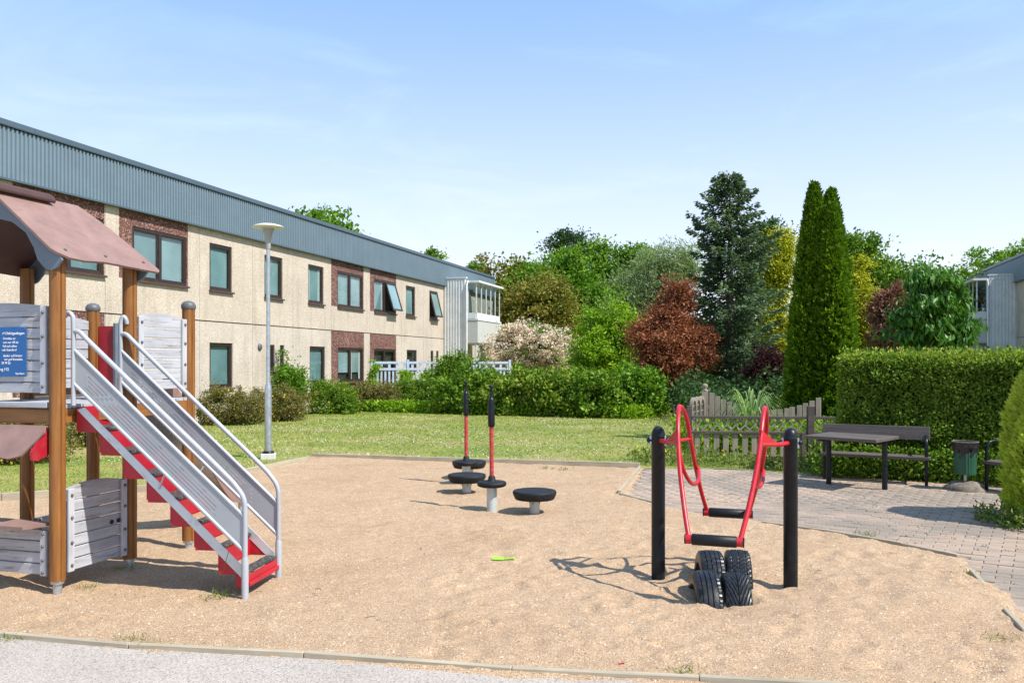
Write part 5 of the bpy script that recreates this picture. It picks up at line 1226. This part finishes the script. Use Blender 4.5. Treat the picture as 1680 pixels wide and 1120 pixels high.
# dark understorey behind
n = 60000; P = np.stack([-4 + 34*rng.random(n), 50 + 12*rng.random(n), 4.0*rng.random(n)**.8], 1)
uw = leaves('undergrowth', P, .28, L['mid'], None, None, 0, .8); kind(uw, 'stuff'); tag(uw, 'dense undergrowth of the wood beyond the garden', 'undergrowth')
n = 14000; P = np.stack([4.6 + 8*rng.random(n), 21 + 5*rng.random(n), 1.0*rng.random(n)**.8], 1); P[:,2] *= .35 + 1.3*vnoise(P[:,0]*1.1, P[:,1]*.8)
uw = leaves('undergrowth', P, .11, L['dark'], None, None, 0, .7); kind(uw, 'stuff'); tag(uw, 'dark undergrowth in the garden below the tall conifer', 'undergrowth')
# trimmed hedge at the right
HG = thing('trimmed_hedge', 'tall square-trimmed green hedge behind the bench and litter bin', 'hedge', (4.66, 12.22, 0), R(-27))
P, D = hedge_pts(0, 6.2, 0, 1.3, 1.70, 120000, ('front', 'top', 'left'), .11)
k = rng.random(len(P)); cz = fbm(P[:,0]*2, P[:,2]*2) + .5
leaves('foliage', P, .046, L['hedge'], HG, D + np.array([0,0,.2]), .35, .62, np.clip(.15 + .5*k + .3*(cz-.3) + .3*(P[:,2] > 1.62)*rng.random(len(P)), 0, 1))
n = 5000; P = np.stack([6.2*rng.random(n), 1.3*rng.random(n), 1.64 + .16*rng.random(n)**2.2], 1); leaves('top_shoots', P, .05, L['hedge'], HG, np.tile([0,0,1.],(n,1)), .6, .5)
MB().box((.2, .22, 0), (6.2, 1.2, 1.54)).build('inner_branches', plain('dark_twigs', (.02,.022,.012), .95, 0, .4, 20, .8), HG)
# soft golden conifer at the right edge
GC = thing('golden_conifer_bush', 'soft yellow-green conifer bush at the right edge of the paving', 'shrub', (5.53, 8.5, 0))
n = 60000; f = rng.random(n)**.85; az = rng.random(n)*6.283; h = 1.72
prof = np.minimum(1, .72 + f*1.2)*np.clip(1.06-f, 0, 1)**.35; rad = .74*prof*(.82 + .42*fbm(az*3, f*4) + .25*fbm(az*9, f*12))*(1-.3*rng.random(n)**2)
P = np.stack([np.cos(az)*rad, np.sin(az)*rad, f*h], 1); D = nrm(np.stack([np.cos(az)*.8, np.sin(az)*.8, np.full(n, .7)], 1))
leaves('foliage', P, .06, L['gold_conifer'], GC, D, .7, .25, .5*(fbm(az*7, f*9)+.5) + .5*rng.random(n))
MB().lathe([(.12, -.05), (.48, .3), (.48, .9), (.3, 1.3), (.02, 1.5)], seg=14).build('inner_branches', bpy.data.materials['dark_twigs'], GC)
# flower bed under the fence
n = 5200; t = rng.random(n); gx = 1.9 + 6.0*t; gy = np.interp(gx, [1.9,3.3,4.35,5.6,8], [13.3,13.1,12.25,11.55,10.4]) + rng.random(n)*1.0 - .05
for nm, mt, frac, hh, lab in (('ground_cover', 'weed', 1, .15, 'weedy ground cover and dry stalks between paving and lattice fence'),):
    P = np.stack([gx, gy, .02 + hh*rng.random(n)**1.6*(.5+vnoise(gx*2, gy*2))], 1)
    o = leaves(nm, P, .075, L[mt], None, np.tile([0,0,1.],(n,1)), .45, .3); kind(o, 'stuff'); tag(o, lab, 'ground cover')
n = 7000; gx = 4.3 + 3.6*rng.random(n); gy = np.interp(gx, [4.3,5.6,8], [12.0,11.4,10.15]) + rng.random(n)*.5; P = np.stack([gx, gy, .02 + .42*rng.random(n)**1.3], 1)
o = leaves('ground_cover', P, .06, L['mid'], None, np.tile([0,0,1.],(n,1)), .3, .6); kind(o, 'stuff'); tag(o, 'leafy ground cover under the bench at the foot of the trimmed hedge', 'ground cover')
n = 9000; gx = 3.1 + 3.4*rng.random(n); gy = 14.7 + 2.1*rng.random(n); P = np.stack([gx, gy, .02 + .55*rng.random(n)**1.1], 1)
o = leaves('garden_plants', P, .09, L['lime'], None, np.tile([0,0,1.],(n,1)), .4, .5); kind(o, 'stuff'); tag(o, 'lime green garden plants enclosed by the low fences', 'plants')
n = 700; k = 60; gx = 1.9 + 5*rng.random(k); gy = np.interp(gx, [1.9,3.3,4.35,5.6,8], [13.4,13.2,12.4,11.8,10.9]) + rng.random(k)*.5
P = np.stack([gx, gy, .12 + .16*rng.random(k)], 1); P = np.repeat(P, 6, 0) + rng.normal(size=(k*6, 3))*.008
o = leaves('hawkweed_flowers', P, .022, L['petal_yellow'], None, None, 0, .9); kind(o, 'stuff'); tag(o, 'small yellow flowers among the weeds in front of the lattice fence', 'flowers')
n = 2500; P = np.stack([4.55 + .9*rng.random(n), 7.3 + 1.5*rng.random(n), .0 + .16*rng.random(n)**1.5], 1)
P = P[(P[:,0] > 4.75 + .1*np.sin(P[:,1]*5)) ]
o = leaves('ground_cover', P, .06, L['weed'], None, np.tile([0,0,1.],(len(P),1)), .4, .35); kind(o, 'stuff'); tag(o, 'weeds at the foot of the golden conifer bush', 'ground cover')
# tall reed grass clump
RG = thing('reed_clump', 'arching pale green reed grass clump behind the lattice fence', 'plant', (4.25, 15.15, 0))
b = MB()
for i in range(150):
    a = random.uniform(0, 6.28); Lr_ = random.uniform(.6, 1.5); r0 = random.uniform(0, .12); h0 = random.uniform(.75, 1.28); w = .014
    dx_, dy_ = math.cos(a), math.sin(a); px_, py_ = -dy_*w, dx_*w; vs = []; nn_ = 8
    for j in range(nn_+1):
        t = j/nn_; rr = r0 + Lr_*.5*t**1.3; z = h0*(math.sin(t*2.0)/math.sin(2.0) if False else (3.3*t - 2.5*t*t*(.7+Lr_*.22))*(.60+.12*h0)); ww = (1-t)**.6
        vs += [(dx_*rr+px_*ww, dy_*rr+py_*ww, max(z, .02)), (dx_*rr-px_*ww, dy_*rr-py_*ww, max(z, .02))]
    b.add(vs, [(2*j, 2*j+1, 2*j+3, 2*j+2) for j in range(nn_)], True)
o = b.build('reed_leaves', L['reed'], RG); at_ = o.data.attributes.new('rnd', 'FLOAT', 'POINT'); at_.data.foreach_set('value', np.repeat(rng.random(150), 18).astype(np.float32))
# weeds in the sand
ws = [(140, 962), (182, 973), (355, 978), (205, 935), (240, 1060), (210, 1052), (895, 770), (925, 772), (815, 773), (1110, 1010), (1230, 1108), (1640, 1052), (1120, 1105), (540, 1066), (20, 1048), (1420, 880), (1585, 945), (1205, 868), (700, 765), (1000, 880)]
labs = ['grass tuft nearest the front tower post', 'small dry tuft right of the front tower post', 'tall tuft at the foot of the near handrail', 'low weeds in the shade of the tower', 'flat weed growing over the front edging board', 'tiny weed left of the flat weed on the edging', 'grass tuft left of two by the rear edging', 'grass tuft right of two by the rear edging', 'grass tuft behind the stepping discs', 'tiny weed in front of the tyres', 'small weed near the front edging below the tyres', 'clover weed near the right sand corner', 'small green weed beside the front edging', 'tiny tuft on the front edging in the middle', 'tiny tuft on the front edging at far left', 'grass sprig by the right edging and pavers', 'weed at the right edging corner', 'dry grass sprig beside the right walker post', 'tuft at the rear edging left of the poles', 'lone sprig in the middle of the sand']
for (x, y), lab in zip(ws, labs):
    if (x, y) in ((182, 973), (815, 773), (1110, 1010), (1230, 1108), (540, 1066), (700, 765), (1000, 880), (1205, 868)): continue
    g_ = gp(x, y); z = sh(g_.x, g_.y); z = max(z, -.01); big = 1.3 if (x, y) in ((355, 978), (240, 1060), (205, 935), (1640, 1052)) else 1; n = int(46*big)
    r_ = .035*big*(1.3 if y > 900 else 1.6); P = np.stack([rng.normal(size=n)*r_, rng.normal(size=n)*r_*.7, np.full(n, 0.)], 1)
    o = leaves('weed', P, (.04 if y > 900 else .06)*(1.3 if x == 355 else 1), L['weed'], None, np.tile([0,0,1.],(n,1)), .45 if x != 240 else .15, .11)
    o.location = (g_.x, g_.y, z); tag(o, lab, 'weed', 'small weeds in the sand')
o = MB().tube(crom([gp(355, 975), at(365, 940, 5.75), at(375, 905, 5.7), at(383, 890, 5.68)], 4), [.0022]*9 + [.0012]*4 , 5).build('grass_stalk', L['weed'], None); tag(o, 'single tall grass stalk leaning beside the near handrail', 'grass')

n = 900; gx = 1.6 + 6*rng.random(n); gy = 5.4 + 7.2*rng.random(n); ok = (sdist(gx, gy, PAV) < -.05) & (sdist(gx, gy) > .1) & (fbm(gx*1.3, gy*1.3+5) > .02); gx, gy = gx[ok], gy[ok]
u_ = (gx-4.5)*c_ + (gy-8)*s_; w_ = -(gx-4.5)*s_ + (gy-8)*c_; w2 = (np.round(w_/bh - .5) + .5)*bh   # snapped into the joints between courses
gx, gy = 4.5 + u_*c_ - w2*s_, 8 + u_*s_ + w2*c_
P = np.repeat(np.stack([gx, gy, np.full(len(gx), -.002)], 1), 4, 0) + rng.normal(size=(len(gx)*4, 3))*np.array([.012, .008, 0])
o = leaves('joint_weeds', P, .024, L['weed'], None, np.tile([0,0,1.],(len(P),1)), .3, .3); kind(o, 'stuff'); tag(o, 'moss and tiny weeds growing in the joints of the paving', 'weeds')
